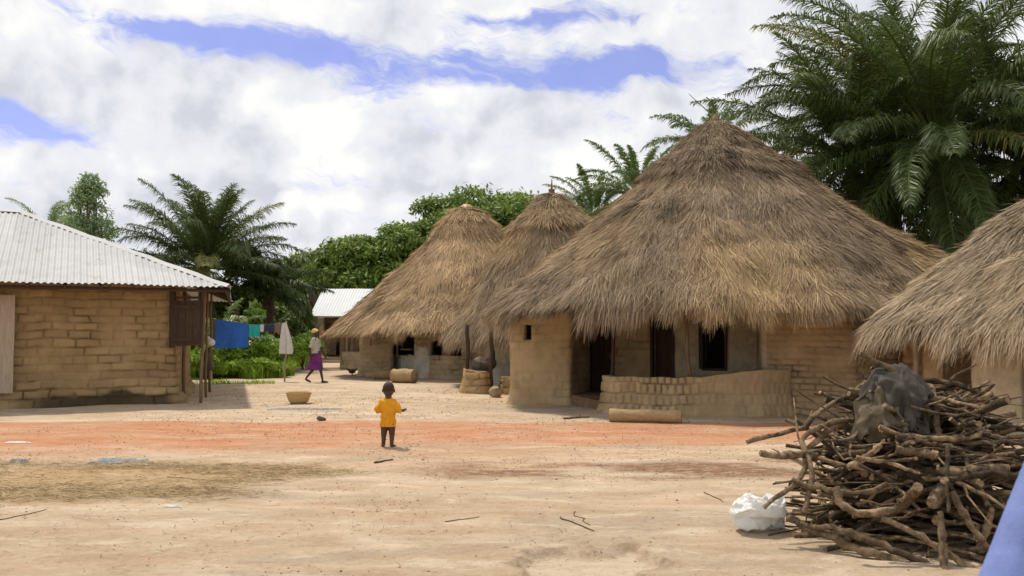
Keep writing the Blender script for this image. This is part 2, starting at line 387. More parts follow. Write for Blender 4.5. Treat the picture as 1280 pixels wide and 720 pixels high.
def thatch_roof(r, parent, mat, N, cap_t=None, width=.010, gold=None, fringe=.25, L0=.55):
    nth, ntt = 120, 48
    th = np.arange(nth)/nth*2*PI; tt = np.linspace(.004, 1, ntt)
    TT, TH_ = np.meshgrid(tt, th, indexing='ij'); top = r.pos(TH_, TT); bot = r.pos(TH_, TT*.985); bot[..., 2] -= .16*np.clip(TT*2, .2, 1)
    V = np.concatenate([top.reshape(-1, 3), bot.reshape(-1, 3)]); Q = []
    k = np.arange(nth); k2 = (k+1) % nth; off = nth*ntt
    for i in range(ntt-1):
        Q.append(np.stack([i*nth+k, (i+1)*nth+k, (i+1)*nth+k2, i*nth+k2], 1)); Q.append(np.stack([off+i*nth+k, off+i*nth+k2, off+(i+1)*nth+k2, off+(i+1)*nth+k], 1))
    i = ntt-1; Q.append(np.stack([i*nth+k, off+i*nth+k, off+i*nth+k2, i*nth+k2], 1))
    Q.append(np.stack([k, k2, off+k2, off+k], 1))
    Q = np.concatenate(Q)
    cap = np.array([[r.cx, r.cy, r.pz[0]+.02]])
    mb = MB(); sh = (np.concatenate([V, cap])); 
    Tt = np.stack([np.full(nth, len(V)), k, k2], 1)
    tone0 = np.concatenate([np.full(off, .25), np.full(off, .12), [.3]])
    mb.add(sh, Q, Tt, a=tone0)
    patch0 = np.full(len(sh), .25)
    patches = [patch0]
    def strands(th, t, L, lift0, lift1, w, hang=0, tone=None):
        p = r.pos(th, t); e = .012
        pd = r.pos(th, np.clip(t+e, 0, 1.2)) if np.all(t < .98) else None
        p2 = r.pos(th, t-e); d = nrm(p-p2)
        thv = np.stack([-np.sin(th), np.cos(th), 0*th], -1)
        nn = nrm(np.cross(thv, d)); nn = np.where(nn[:, 2:3] < 0, -nn, nn)
        side = nrm(np.cross(d, nn))
        q = p*np.array([1.6, 1.6, 1.6])
        sw = (fbm(q, 3, r.seed+11)-.5)*1.5+rng.normal(0, .22, len(th))+rng.normal(0, .8, len(th))*(rng.random(len(th)) < .12)
        d2 = nrm(d+side*sw[:, None])
        cl = fbm(p*3.1, 2, r.seed+5)
        p0 = p+nn*lift0[:, None]
        down = np.array([0, 0, -1.])
        pm = p0+d2*(L*.5)[:, None]+nn*((lift1-lift0)*.6)[:, None]+down*(hang*L*.12)[:, None]
        p1 = p0+d2*(L*(1-.25*hang))[:, None]+nn*(lift1-lift0)[:, None]+down*(hang*L*.45)[:, None]
        ax = nrm(side+nn*rng.normal(0, .5, len(th))[:, None])
        W = ax*w[:, None]
        if tone is None: tone = np.clip(rng.beta(2.2, 2.2, len(th))*.7+(cl-.5)*1.0+.2-.45*sst(.64, .78, fbm(p*1.9+9, 3, r.seed+41)), 0, 1)
        pt = fbm(p*.55, 3, r.seed+8)
        pa = np.clip((pt-.5)*2.6+.38+rng.normal(0, .10, len(th)), 0, 1)
        if gold is not None: pa = np.clip(pa*.55+gold(p, th, t)+rng.normal(0, .08, len(th)), 0, 1)
        V, Q, A = ribbons(p0, pm, p1, W, tone); mb.add(V, Q, a=A); patches.append(np.repeat(pa, 6))
    # body of the roof
    n = N; th = rng.uniform(-PI, PI, n); front = np.sin(th) > .35; keep = ~front | (rng.random(n) < .3); th = th[keep]; n = len(th)
    t = np.sqrt(rng.uniform(.0004, .93, n))
    L = rng.uniform(.4, 1.35, n)*L0; bumpy = sst(.5, .75, fbm(r.pos(th, t)*2.2, 3, r.seed+2))
    wv = fbm(r.pos(th, t)*1.3, 2, r.seed+31)       # uneven courses: bundle ends stand a little proud
    saw = ((t*r.R(th)/.62+wv*2.2) % 1.0); l0 = rng.uniform(-.01, .03, n)+.045*saw*sst(.35, .6, wv+.1); stray = rng.random(n) < .035
    L = np.where(stray, L*.7, L)
    strands(th, t, L, l0, l0+rng.uniform(-.01, .045, n)+bumpy*.05+stray*rng.uniform(.03, .16, n), rng.choice([.5, .8, 1.1, 1.9], n, p=[.35, .35, .22, .08])*width, hang=np.zeros(n))
    # eave fringe
    n = int(N*.3); th = rng.uniform(-PI, PI, n); keep = (np.sin(th) < .45); th = th[keep]; n = len(th)
    t = rng.uniform(.90, .995, n); cl = vnoise(np.stack([th*r.R(th)*2.2, t*0, t*0], -1), r.seed+20)*.6+vnoise(np.stack([th*r.R(th)*7, t*0, t*0], -1), r.seed+21)*.4
    L = (fringe*.45+fringe*1.8*np.clip(cl*1.6-.35, 0, 1.2))*rng.uniform(.6, 1.15, n)+.12; l0 = rng.uniform(-.16, .03, n)
    strands(th, t, L, l0, l0+rng.uniform(-.03, .04, n), rng.uniform(.6, 1.3, n)*width, hang=rng.uniform(.3, 1.2, n)*(.5+cl), tone=np.clip(rng.beta(2, 2.2, n)*.8+(l0+.08)*1.2+(cl-.5)*.5+.12, 0, 1))
    # cap layer
    if cap_t:
        n = int(N*.10); th = rng.uniform(-PI, PI, n); t = cap_t*np.sqrt(rng.uniform(.01, 1, n))
        strands(th, t, rng.uniform(.35, .6, n)*L0*.9, rng.uniform(.03, .07, n), rng.uniform(.06, .14, n), rng.uniform(.6, 1.3, n)*width, hang=np.full(n, .3))
        n = int(N*.035); th = rng.uniform(-PI, PI, n); t = cap_t*rng.uniform(.86, 1.02, n)
        strands(th, t, rng.uniform(.25, .5, n)*L0, rng.uniform(.0, .09, n), rng.uniform(.04, .2, n), rng.uniform(.6, 1.3, n)*width, hang=np.full(n, .8))
    V = np.concatenate(mb.V); V = V-np.array([r.cx, r.cy, 0])
    o = mesh('roof', V, np.concatenate(mb.Q), mat, parent, {'tone': np.concatenate(mb.A), 'patch': np.concatenate(patches)}, False, np.concatenate(mb.T))
    return o
# ------------------------------------------------------------------ mud walls
def wall(path, z0, top, mat, parent, org, thick=.22, holes=(), brick=(.36, .15), cell=.045, amp=.014, flare=.10, seed=1,
         plaster=None, soot=None, closed=False, wob=.05, name='wall', fh=.28, smooth=True, lean=0, plain=None):
    path = np.asarray(path, float)
    if closed: path = np.concatenate([path, path[:1]])
    seg = np.linalg.norm(np.diff(path, axis=0), axis=1); cum = np.concatenate([[0], np.cumsum(seg)])
    n = max(4, int(cum[-1]/cell)); s = np.linspace(0, cum[-1], n+1)
    def at(q): return np.stack([np.interp(q, cum, path[:, 0]), np.interp(q, cum, path[:, 1])], -1)
    e = .07
    a = at(np.clip(s-e, 0, cum[-1])); c = at(np.clip(s+e, 0, cum[-1])); t = c-a
    t = t/(np.linalg.norm(t, axis=1)[:, None]+1e-9); nn = np.stack([t[:, 1], -t[:, 0]], 1)
    base = (a+c+at(s))/3
    ztop = top(base[:, 0], base[:, 1]) if callable(top) else np.full(n+1, top)
    nz = max(3, int((ztop.max()-z0)/cell)); f = np.linspace(0, 1, nz+1)
    SS, FF = np.meshgrid(s, f); ZZ = z0+FF*(ztop[None]-z0)
    w = (fbm(np.stack([SS*2, ZZ*2], -1), 3, seed)-.5)
    zz = ZZ+w*.10; row = np.floor(zz/brick[1]); ss = SS+w*.16+(row % 2)*brick[0]*.5+_h(row.astype(np.int64), 0*row.astype(np.int64), 0*row.astype(np.int64), seed)*.1
    colm = np.floor(ss/brick[0]); fz = (zz/brick[1]-row); fs = (ss/brick[0]-colm)
    dz = np.minimum(fz, 1-fz)*brick[1]; ds = np.minimum(fs, 1-fs)*brick[0]
    mort = np.minimum(dz, ds); bm = sst(0, .030, mort)
    rb = _h(row.astype(np.int64), colm.astype(np.int64), 0*row.astype(np.int64), seed+3)
    fade = sst(.30, .55, fbm(np.stack([SS*.8, ZZ*1.2], -1), 3, seed+9))       # where joints are smeared over
    pl = plaster(SS, ZZ) if plaster else np.zeros_like(SS)
    pl = sst(.4, .6, pl+(fbm(np.stack([SS*3, ZZ*3], -1), 3, seed+6)-.5)*.5*(pl > 0))
    k = (1-pl)*(.35+.65*fade)*(1-.5*plain(SS, ZZ) if plain else 1)
    disp = amp*1.5*bm*k+amp*1.2*(rb-.5)*k+wob*(fbm(np.stack([SS*1.1, ZZ*1.1], -1), 4, seed+4)-.5)+.02*(fbm(np.stack([SS*6, ZZ*6], -1), 3, seed+5)-.5)+pl*.02
    disp = disp+flare*np.exp(-(ZZ-z0-.02)/fh)*(.6+.8*fbm(np.stack([SS*1.5, ZZ*0], -1), 2, seed+7))
    crk = .35+1.1*sst(.45, .65, fbm(np.stack([SS*2.3, ZZ*3.1], -1), 3, seed+17)); disp = disp-.011*(1-bm)*k*crk
    tone = .5+(rb-.5)*.34*k-.52*(1-bm)*k*crk+(fbm(np.stack([SS*5, ZZ*5], -1), 3, seed+13)-.5)*.35
    so = soot(SS, ZZ) if soot else np.zeros_like(SS)
    out = np.stack([base[None, :, 0]+nn[None, :, 0]*disp-lean*(ZZ-z0)*nn[None, :, 0], base[None, :, 1]+nn[None, :, 1]*disp-lean*(ZZ-z0)*nn[None, :, 1], ZZ], -1)
    inn = np.stack([base[None, :, 0]-nn[None, :, 0]*thick+0*ZZ, base[None, :, 1]-nn[None, :, 1]*thick+0*ZZ, ZZ], -1)
    keep = np.ones((nz, n), bool); sc = (s[:-1]+s[1:])/2
    zc = (ZZ[:-1, :-1]+ZZ[1:, 1:])/2
    for (s0, s1, za, zb) in holes: keep &= ~((sc[None] > s0) & (sc[None] < s1) & (zc > za) & (zc < zb))
    idx = np.arange((nz+1)*(n+1)).reshape(nz+1, n+1); O = len(idx.ravel())
    A_, B_, C_, D_ = idx[:-1, :-1], idx[:-1, 1:], idx[1:, 1:], idx[1:, :-1]
    Q = [np.stack([A_[keep], B_[keep], C_[keep], D_[keep]], 1), np.stack([A_[keep], D_[keep], C_[keep], B_[keep]], 1)+O]
    pad = np.zeros((nz+2, n+2), bool); pad[1:-1, 1:-1] = keep
    for (dy, dx, p, q) in ((-1, 0, A_, B_), (1, 0, C_, D_), (0, -1, D_, A_), (0, 1, B_, C_)):
        edge = keep & ~pad[1+dy:1+dy+nz, 1+dx:1+dx+n]
        if closed and dx: edge[:, 0] = False; edge[:, -1] = False
        pp, qq = p[edge], q[edge]; Q.append(np.stack([qq, pp, pp+O, qq+O], 1))
    V = np.concatenate([out.reshape(-1, 3), inn.reshape(-1, 3)])-np.array(org)
    z = np.zeros(O)
    return mesh(name, V, np.concatenate(Q), mat, parent, {'tone': np.concatenate([tone.ravel(), z+.35]), 'plaster': np.concatenate([pl.ravel(), z]), 'soot': np.concatenate([so.ravel(), z])}, smooth)
def slen(path):
    return np.concatenate([[0], np.cumsum(np.linalg.norm(np.diff(np.asarray(path, float), axis=0), axis=1))])
def wobble_pole(mb, a, b, r0, r1, k=8, amp=.02, n=8, seed=0):
    a = np.array(a, float); b = np.array(b, float); t = np.linspace(0, 1, k)[:, None]
    rr = np.random.default_rng(seed); off = rr.normal(0, amp, (k, 3)); off[0] = 0; off[-1] = 0; off = (off+np.roll(off, 1, 0))/2
    mb.tube(a+(b-a)*t+off, np.linspace(r0, r1, k)*(1+rr.normal(0, .05, k)), n)
def plank_panel(mb, c, w, h, th, n, R, seed=0):
    rr = np.random.default_rng(seed); pw = w/n; R = np.array(R)
    for i in range(n):
        off = np.array([-w/2+pw*(i+.5), rr.uniform(-.004, .004), rr.uniform(-.01, .01)])
        mb.box(np.array(c)+R @ off, (pw-.008, th, h+rr.uniform(-.015, .015)), R, a=rr.uniform(.25, .8))
# ================================================================== HUT A (large)
rA = Roof(4.55, 20.4, (4.95, 6.1, 4.5, 4.8), [(0, 6.30), (.04, 6.16), (.1, 5.92), (.19, 5.48), (.275, 5.16), (.29, 4.98), (.53, 3.98), (.83, 2.78), (1, 2.06)], 3)
A = empty('thatched_hut', (4.55, 20.4, 0))
tag(A, 'largest mud hut with a broad grey brown thatched roof and a low veranda wall', 'hut')
oA = (4.55, 20.4, 0)
def goldA(p, th, t):
    x = p[:, 0]-4.55
    w = fbm(p*.9, 3, 77)
    return .72*sst(1.3, 4.2, x+(w-.5)*3)*sst(5.6, 4.6, p[:, 2])+.62*sst(1.6, .4, np.abs(x+.15+(w-.5)*1.5))*sst(3.9, 3.3, p[:, 2]+(w-.5))-.10
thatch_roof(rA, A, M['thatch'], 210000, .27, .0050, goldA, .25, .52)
L0, L1, L2 = g(640, 20.3), g(713, 19.7), g(737, 21.4)
Mq, Nq, Oq = g(948, 18.9), g(951, 17.55), g(1062, 16.75)
pl = [(0.2, 23.4), (-.05, 21.6), L0, L1, L2]; sl = slen(pl)
wall(pl, -.05, rA.under, M['mud_ochre'], A, oA, .22, [(sl[2]+.28, sl[2]+.46, 1.38, 1.72)], (.40, .17), .035, .010, .14, 11, wob=.08, fh=.1, plain=lambda s, z: .9+0*s)
pb = [L2, Mq]; sb = slen(pb)
def sx(path, px):   # arc length where the ray through px meets a two-point path
    (x0, y0), (x1, y1) = path; k = (px-640)/F
    t = (k*y0-x0)/((x1-x0)-k*(y1-y0)); return t*math.hypot(x1-x0, y1-y0)
wall(pb, 0.05, lambda x, y: x*0+2.5, M['mud_ochre'], A, oA, .2, [(-1, sx(pb, 767), 0, 1.98), (sx(pb, 815), sx(pb, 842), .1, 1.95), (sx(pb, 879), sx(pb, 908), .78, 1.75)], (.40, .17), .04, .004, .04, 12,
     plaster=lambda s, z: np.ones_like(s)*1.0*(s > sx(pb, 842)), wob=.04)
pr = [Mq, Nq, Oq, g(1150, 16.9), (9.3, 18.6), (9.7, 21), (8.0, 24.0), (4, 24.6), (.4, 23.6)]
sr = slen(pr)
wall(pr, -.05, rA.under, M['mud_ochre'], A, oA, .22, [], (.30, .115), .025, .016, .10, 13, wob=.06, fh=.16,
     plaster=lambda s, z: sst(sr[1]+.35, sr[1]-.1, s))
# darker mud bench at foot of the right wall, and the veranda parapet
pp = [g(752, 18.0), g(764, 17.35), g(853, 17.0), g(900, 16.98), g(950, 16.95), g(988, 17.2)]; sp = slen(pp)
wall(pp, -.05, lambda x, y: .70+.15*sst(3.1, 4.9, x)+.03*(vnoise(np.stack([x*4, y*4], -1), 6)-.5), M['mud_ochre'], A, oA, .30, [], (.13, .20), .022, .020, .14, 14, wob=.09, fh=.16, name='parapet', plain=lambda s, z: sst(sp[2]-.05, sp[2]+.2, s))
# veranda floor slab
fl = [g(714, 19.6), g(752, 18.0), g(764, 17.4), g(853, 17.15), g(951, 17.3), g(948, 18.8), g(735, 21.3)]
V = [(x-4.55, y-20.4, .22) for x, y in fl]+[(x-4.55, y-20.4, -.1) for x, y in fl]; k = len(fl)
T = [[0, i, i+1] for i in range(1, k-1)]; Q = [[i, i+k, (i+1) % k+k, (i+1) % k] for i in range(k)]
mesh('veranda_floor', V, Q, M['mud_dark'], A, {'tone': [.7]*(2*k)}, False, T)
def part_pole(parent, org, name, a, b, r0, r1, mat, seed):
    mb = MB(); wobble_pole(mb, a, b, r0, r1, seed=seed); o = mb.build(name, mat, None, True); 
    for v in o.data.vertices: v.co -= Vector(org)
    o.parent = parent; return o
q = g(766, 18.3); part_pole(A, oA, 'post', (q[0], q[1], .15), (q[0]+.02, q[1], 2.3), .04, .035, M['dark_wood'], 1)
q = g(860, 17.2); part_pole(A, oA, 'post', (q[0]+.03, q[1], .70), (q[0]-.06, q[1], 2.25), .045, .04, M['pole_wood'], 2)
# doors inside the openings
d = np.array(Mq)-np.array(L2); ang = math.atan2(d[1], d[0]); Rb = rotz(ang); nrmb = Rb @ np.array([0, 1, 0])
def on_back(px, z, off=.12):
    s = sx(pb, px); p = np.array(L2)+d/np.linalg.norm(d)*s; return np.array([p[0], p[1], z])+nrmb*off-np.array(oA)
mb = MB(); plank_panel(mb, on_back(751, 1.05, .16), .66, 1.8, .04, 4, Rb, 1); dd = mb.build('door', M['dark_wood'], A)
mb = MB(); mb.box(on_back(760, 1.0, .11), (.05, .03, .12), Rb); mb.build('handle', M['pole_wood'], dd)
mb = MB(); plank_panel(mb, on_back(828, 1.03, .17), .56, 1.8, .04, 4, Rb, 2); mb.build('door', M['dark_wood'], A)
mb = MB()
for px_, z_, w_, h_ in ((815, 1.03, .06, 1.86), (842, 1.03, .06, 1.86)): mb.box(on_back(px_, z_, -.01), (w_, .10, h_), Rb)
mb.box(on_back(828.5, 1.98, -.01), (.56, .10, .07), Rb); mb.build('door_frame', M['dark_wood'], A)
mb = MB(); plank_panel(mb, on_back(878, 1.27, -.12), .42, .98, .03, 3, rotz(ang-1.0), 3); mb.build('shutter', M['dark_wood'], A)
mb = MB()
for px_ in (879, 908): mb.box(on_back(px_, 1.265, -.01), (.045, .12, .97), Rb)
for z_ in (.76, 1.77): mb.box(on_back(893.5, z_, -.012), (.56, .13, .045), Rb)
mb.build('window_frame', M['dark_wood'], A)
mb = MB(); q_ = np.array(g(655, 20.45)); mb.box((q_[0]-4.55, q_[1]-20.4+.12, 1.55), (.6, .05, .7), rotz(-.4)); mb.build('slot_light_block', M['dark_wood'], A)  # dark panel added behind the wall slot so no daylight shows through
# bench on the veranda
mb = MB(); c = np.array([*g(868, 18.2), .60]); mb.box(c, (1.1, .3, .05), rotz(-.1)); 
for sx_ in (-.45, .45): mb.box(c+rotz(-.1) @ np.array([sx_, 0, -.2]), (.06, .24, .36), rotz(-.1))
tag(mb.build('bench', M['dark_wood'], None, origin=(c[0], c[1], .22)), 'low dark wooden bench behind the veranda wall of the largest hut', 'bench')
# stick finial
mb = MB(); pk = P(897, 150, 20.4)
mb.tube([P(893, 150, 20.4)-oA, P(884, 138, 20.4)-oA, P(872, 128, 20.4)-oA, P(861, 117, 20.4)-oA], [.016, .014, .010, .006], 5); mb.build('roof_twig', M['pole_wood'], A)
mb = MB(); mb.tube([(0, 0, 6.1), (0, 0, 6.3), (.02, 0, 6.42)], [.17, .12, .05], 9); mb.build('roof_knot', M['pole_wood'], A)
# log seat
a = G(762, 527); b_ = G(852, 529); a[1] -= .0; 
mb = MB(); ax = np.linspace(0, 1, 12)[:, None]; pts = a+(b_-a)*ax; pts[:, 2] = .115+np.array([gz(*p[:2]) for p in pts])-.01
mb.tube(pts, .115*(1+.04*np.sin(np.arange(12)*1.3)), 14, wob=.015); o = mb.build('log', M['log_wood'], None, True, origin=tuple(pts[0]))
tag(o, 'peeled pale log lying on the ground against the veranda wall', 'log')
# ================================================================== HUT B
rB = Roof(1.17, 27, (3.15, 3.3, 3.2, 3.2), [(0, 5.62), (.05, 5.58), (.12, 5.44), (.23, 5.12), (.34, 4.80), (.355, 4.62), (.53, 3.8), (.76, 2.63), (1, 1.52)], 23)
B = empty('thatched_hut', (1.17, 27, 0)); oB = (1.17, 27, 0)
tag(B, 'narrow thatched hut with a spiked roof tip squeezed between two wider huts', 'hut')
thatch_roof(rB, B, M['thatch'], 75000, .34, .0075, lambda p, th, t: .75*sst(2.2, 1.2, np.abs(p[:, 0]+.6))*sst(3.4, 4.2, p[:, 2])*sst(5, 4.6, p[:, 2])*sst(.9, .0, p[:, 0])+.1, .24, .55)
pB = [(-.2, 29), (-1.0, 27.6), (-.95, 26.1), (-.1, 25.3), (1.0, 25.0), (2.6, 25.4), (3.4, 27), (2.6, 29.0)]; sB = slen(pB)
wall(pB, -.05, rB.under, M['mud_grey'], B, oB, .2, [(sB[3]+.2, sB[3]+.75, .1, 1.5), (sB[2]+.5, sB[2]+.68, .75, 1.1)], (.34, .15), .05, .016, .08, 31, closed=True,
     plaster=lambda s, z: sst(sB[2]+.2, sB[2]+.4, s)*sst(sB[3]+.3, sB[3]+.1, s))
for px_, D_ in ((584, 24.2), (614, 23.8)):
    q = g(px_, D_); part_pole(B, oB, 'post', (q[0], q[1], 0), (q[0], q[1], 1.75), .055, .05, M['dark_wood'], px_)
pq = [g(579, 24.6), g(583, 23.9), g(604, 23.5), g(611, 23.9)]
wall(pq, -.05, lambda x, y: .55-.12*(x+.9), M['mud_tan'], B, oB, .3, [], (.42, .18), .03, .012, .12, 32, name='low_wall', wob=.2)
pq = [g(627, 24.0), g(632, 23.4), g(645, 23.2)]
wall(pq, -.05, lambda x, y: .42+0*x, M['mud_tan'], B, oB, .3, [], (.30, .13), .04, .02, .1, 33, name='low_wall')
mb = MB(); mb.tube([(0, 0, 5.4), (0, 0, 5.62), (0, 0, 5.70), (0, 0, 5.78)], [.30, .16, .09, .10], 10); mb.tube([(0, 0, 5.7), (0, 0, 5.85), (.01, 0, 6.10)], [.05, .03, .012], 6)
mb.build('roof_spike', M['pole_wood'], B)
# ================================================================== HUT C
rC = Roof(-1.69, 34, (4.72, 5.2, 4.7, 4.8), [(0, 6.2), (.05, 6.14), (.135, 5.86), (.2, 5.5), (.235, 5.28), (.245, 5.1), (.44, 4.15), (.68, 3.05), (.92, 2.05), (1, 1.75)], 43)
Ch = empty('thatched_hut', (-1.69, 34, 0)); oC = (-1.69, 34, 0)
tag(Ch, 'warm brown thatched hut with white plaster patches and an arched wall opening', 'hut')
thatch_roof(rC, Ch, M['thatch_warm'], 105000, .235, .009, None, .28, .7)
pC = [(-5.6, 34.6), g(450, 32.7), g(491, 32.3), g(491.5, 33.2), g(519, 31.4), g(560, 30.1), g(605, 30.1), (.6, 31), (2, 33), (1.6, 36), (-1.5, 38), (-4.6, 37)]; sC = slen(pC)
wall(pC, -.05, rC.under, M['mud_grey'], Ch, oC, .22, [(sC[3]+.05, sC[4]-.05, .78, 1.75), (sC[4]+.72, sC[5]+.45, .80, 1.22), (sC[4]+.85, sC[5]+.25, 1.2, 1.30)], (.38, .17), .055, .022, .06, 51, closed=True,
     plaster=lambda s, z: np.clip(sst(sC[3]-.1, sC[3]+.05, s)*sst(sC[4]+.15, sC[4]-.02, s)*sst(1.3, 1.1, z)+sst(sC[4]-.1, sC[4], s)*sst(sC[4]+.85, sC[4]+.75, s)*sst(1.12, 1.02, z), 0, 1))
mb = MB(); qa = np.array([*g(497, 32.4), 1.25]); mb.box(qa-oC, (.07, .07, 1.0)); qa = np.array([*g(508, 31.9), .98]); mb.box(qa-oC, (.75, .05, .05), rotz(-.9)); mb.build('window_bar', M['pole_wood'], Ch)
q = g(463, 32.2); part_pole(Ch, oC, 'post', (q[0], q[1]-.1, 1.1), (q[0], q[1]-.1, 1.9), .06, .06, M['grey_wood'], 5)
mb = MB(); mb.tube([(0, 0, 6.05), (0, 0, 6.2), (0, 0, 6.33)], [.5, .3, .12], 12); mb.tube([(0, 0, 6.25), (.02, 0, 6.45)], [.05, .04], 6); mb.build('roof_knot', M['straw'], Ch)
# ================================================================== HUT D (right edge)
rD = Roof(10.55, 15.05, (4.55, 4.5, 4.5, 4.5), [(0, 5.05), (.05, 4.95), (.4, 3.72), (.75, 2.58), (1, 1.60)], 63)
Dh = empty('thatched_hut', (10.55, 15.05, 0)); oD = (10.55, 15.05, 0)
tag(Dh, 'nearest thatched hut with pale grey straw roof at the right edge behind the firewood', 'hut')
thatch_roof(rD, Dh, M['thatch_pale'], 130000, None, .0052, lambda p, th, t: 0*t+.1, .26, .42)
pD = [(7.6, 17.6), (6.75, 15.9), (7.7, 15.2), (6.80, 13.6), (7.35, 13.0), (8.9, 12.1), (11.8, 12.1), (14, 14), (13.6, 17.2), (10.4, 18.7)]; sD = slen(pD)
wall(pD, -.05, rD.under, M['mud_ochre'], Dh, oD, .18, [(sD[1]+.55, sD[1]+1.0, 1.25, 1.6), (sD[4]-.16, sD[4]+.5, .30, 1.15)], (.34, .14), .035, .014, .08, 71, closed=True,
     plaster=lambda s, z: sst(sD[2]+1.2, sD[2]+1.5, s)*sst(sD[5], sD[4]+.9, s))
pP = [g(1152, 15.15), g(1151, 14.75), g(1178, 14.6), g(1179.5, 15.0)]
wall(pP, -.05, lambda x, y: 2.0+0*x, M['mud_ochre'], Dh, oD, .1, [], (.5, .5), .03, .004, .04, 72, name='pillar', closed=True, wob=.02)
q = g(1143, 14.8); part_pole(Dh, oD, 'post', (q[0], q[1], 0), (q[0], q[1], 1.75), .05, .05, M['grey_wood'], 8)
# ================================================================== small far huts
for (px_, D_, rr_, zp, ze, sd, lab) in ((505, 42.5, 3.1, 4.6, 1.85, 83, 'half hidden thatched hut with a low brick wall beside the white tin roof house'), (452, 62, 3.6, 5.2, 2.2, 93, 'thatched roof tip showing just above the white tin roof')):
    q = g(px_, D_); r = Roof(q[0], q[1], (rr_,)*4, [(0, zp), (.1, zp-.15), (1, ze)], sd); o3 = (q[0], q[1], 0)
    E = empty('thatched_hut', o3); tag(E, lab, 'hut')
    thatch_roof(r, E, M['thatch'], 7000, None, .025, None, .25, .7)
    an = np.linspace(0, 2*PI, 17)[:-1][::1]; pth = [(q[0]+rr_*.78*math.cos(t), q[1]+rr_*.78*math.sin(t)) for t in an]
    wl = slen(pth+pth[:1])
    wall(pth, -.05, r.under, M['mud_grey'], E, o3, .2, [(wl[9]+.25, wl[9]+.6, .75, 1.6), (wl[13], wl[13]+.8, 0, 1.6)], (.38, .17), .08, .02, .06, sd, closed=True)
    if D_ < 50:
        pth = [g(426, 40.6), g(428, 40.1), g(455, 39.9), g(470, 40.2)]
        wall(pth, -.05, lambda x, y: .75+0*x, M['mud_grey'], E, o3, .25, [], (.38, .17), .05, .02, .06, sd+1, name='low_wall')
        for px_ in (428, 445): q2 = g(px_, 40.2); mb = MB(); mb.box((q2[0]-q[0], q2[1]+.12-q[1], 1.25), (.22, .2, 1.2)); mb.build('pillar', M['mud_dark'], E)
# ================================================================== corrugated roofs
def corrugated(mb, E0, E1, T1, T0, lam=.115, amp=.014, seams=(), K=6, thick=.004, a=.5, jit=.006, under=None):
    E0, E1, T1, T0 = [np.array(p, float) for p in (E0, E1, T1, T0)]
    e = E1-E0; L = np.linalg.norm(e); e /= L; up = T0-E0; up = up-e*np.dot(up, e); h = np.linalg.norm(up); u = up/h; n = np.cross(e, u)
    if n[2] < 0: n = -n
    a0 = np.dot(T0-E0, e); a1 = np.dot(T1-E0, e); ns = int(L/lam*6); s = np.linspace(0, L, ns+1)
    hh = np.where(s < a0, h*s/max(a0, 1e-6), np.where(s > a1, h*(L-s)/max(L-a1, 1e-6), h))
    V = []; tn = []
    sheet = np.floor(s/.82)
    for k in range(K+1):
        f = k/K; dist = hh*f
        d = amp*np.sin(2*PI*s/lam)+jit*np.sin(s*2.1+k*1.7)+jit*2*(_h(sheet.astype(np.int64), np.full(len(s), k, np.int64)*0, 0*sheet.astype(np.int64), 5)-.5)
        drop = 0
        for sm in seams: d = d+.010*(dist < sm)*0+0.012*(dist > sm)*(-1)
        ext = -.02*_h(sheet.astype(np.int64), 0*sheet.astype(np.int64), 0*sheet.astype(np.int64), 9)*(k == 0)
        V.append(E0+e*s[:, None]+u*(dist+ext)[:, None]+n*d[:, None]); tn.append(.5+(_h(sheet.astype(np.int64), np.full(len(s), int(k > K/2), np.int64), 0*sheet.astype(np.int64), 8)-.5)*a)
    V = np.concatenate(V); m_ = len(s); i = (np.arange(K)[:, None]*m_+np.arange(m_-1)[None]).ravel()
    mb.add(V, np.stack([i, i+1, i+m_+1, i+m_], 1), a=np.concatenate(tn))
HL = empty('mud_brick_house', (-12, 23, 0)); oL = np.array((-12, 23, 0.))
tag(HL, 'mud brick house under a corrugated metal roof at the left', 'house')
Bc = P(287, 358, 20.0); Rr = P(27, 265, 22.5)
e1 = nrm(np.array([-.90, -.43, 0])); e2 = nrm(np.array([-.29, .957, 0])); nf_ = np.array([-.43, .90, 0])
Ac = Bc+e1*15; Cc = Bc+e2*9.8; Dc = Ac+e2*9.8; R2 = Rr+e1*4.5
mb = MB()
for (a_, b2, c_, d_) in ((Ac, Bc, Rr, R2), (Bc, Cc, Rr, Rr), (Cc, Dc, R2, Rr), (Dc, Ac, R2, R2)):
    corrugated(mb, a_-oL, b2-oL, c_-oL, d_-oL, a=.9, K=8, lam=.125, amp=.017)
rf = mb.build('roof', M['tin'], HL, True)
# ridge caps
def cap(mb, a, b, w=.16):
    a = np.array(a, float)-oL; b = np.array(b, float)-oL; d = nrm(b-a); s_ = nrm(np.cross(d, [0, 0, 1.])); k = 14
    V = []
    for i in range(k+1):
        p = a+(b-a)*i/k; z = .012*math.sin(i*2.3)
        V += [p-s_*w+np.array([0, 0, -.055+.03+z]), p+np.array([0, 0, .045+z]), p+s_*w+np.array([0, 0, -.055+.03+z])]
    Q = []
    for i in range(k): Q += [[3*i, 3*i+1, 3*i+4, 3*i+3], [3*i+1, 3*i+2, 3*i+5, 3*i+4]]
    mb.add(V, Q)
mb = MB(); cap(mb, Rr, Bc, .11); cap(mb, Rr, R2, .11); cap(mb, Rr, Cc); cap(mb, R2, Ac); mb.build('ridge_cap', M['tin'], rf)
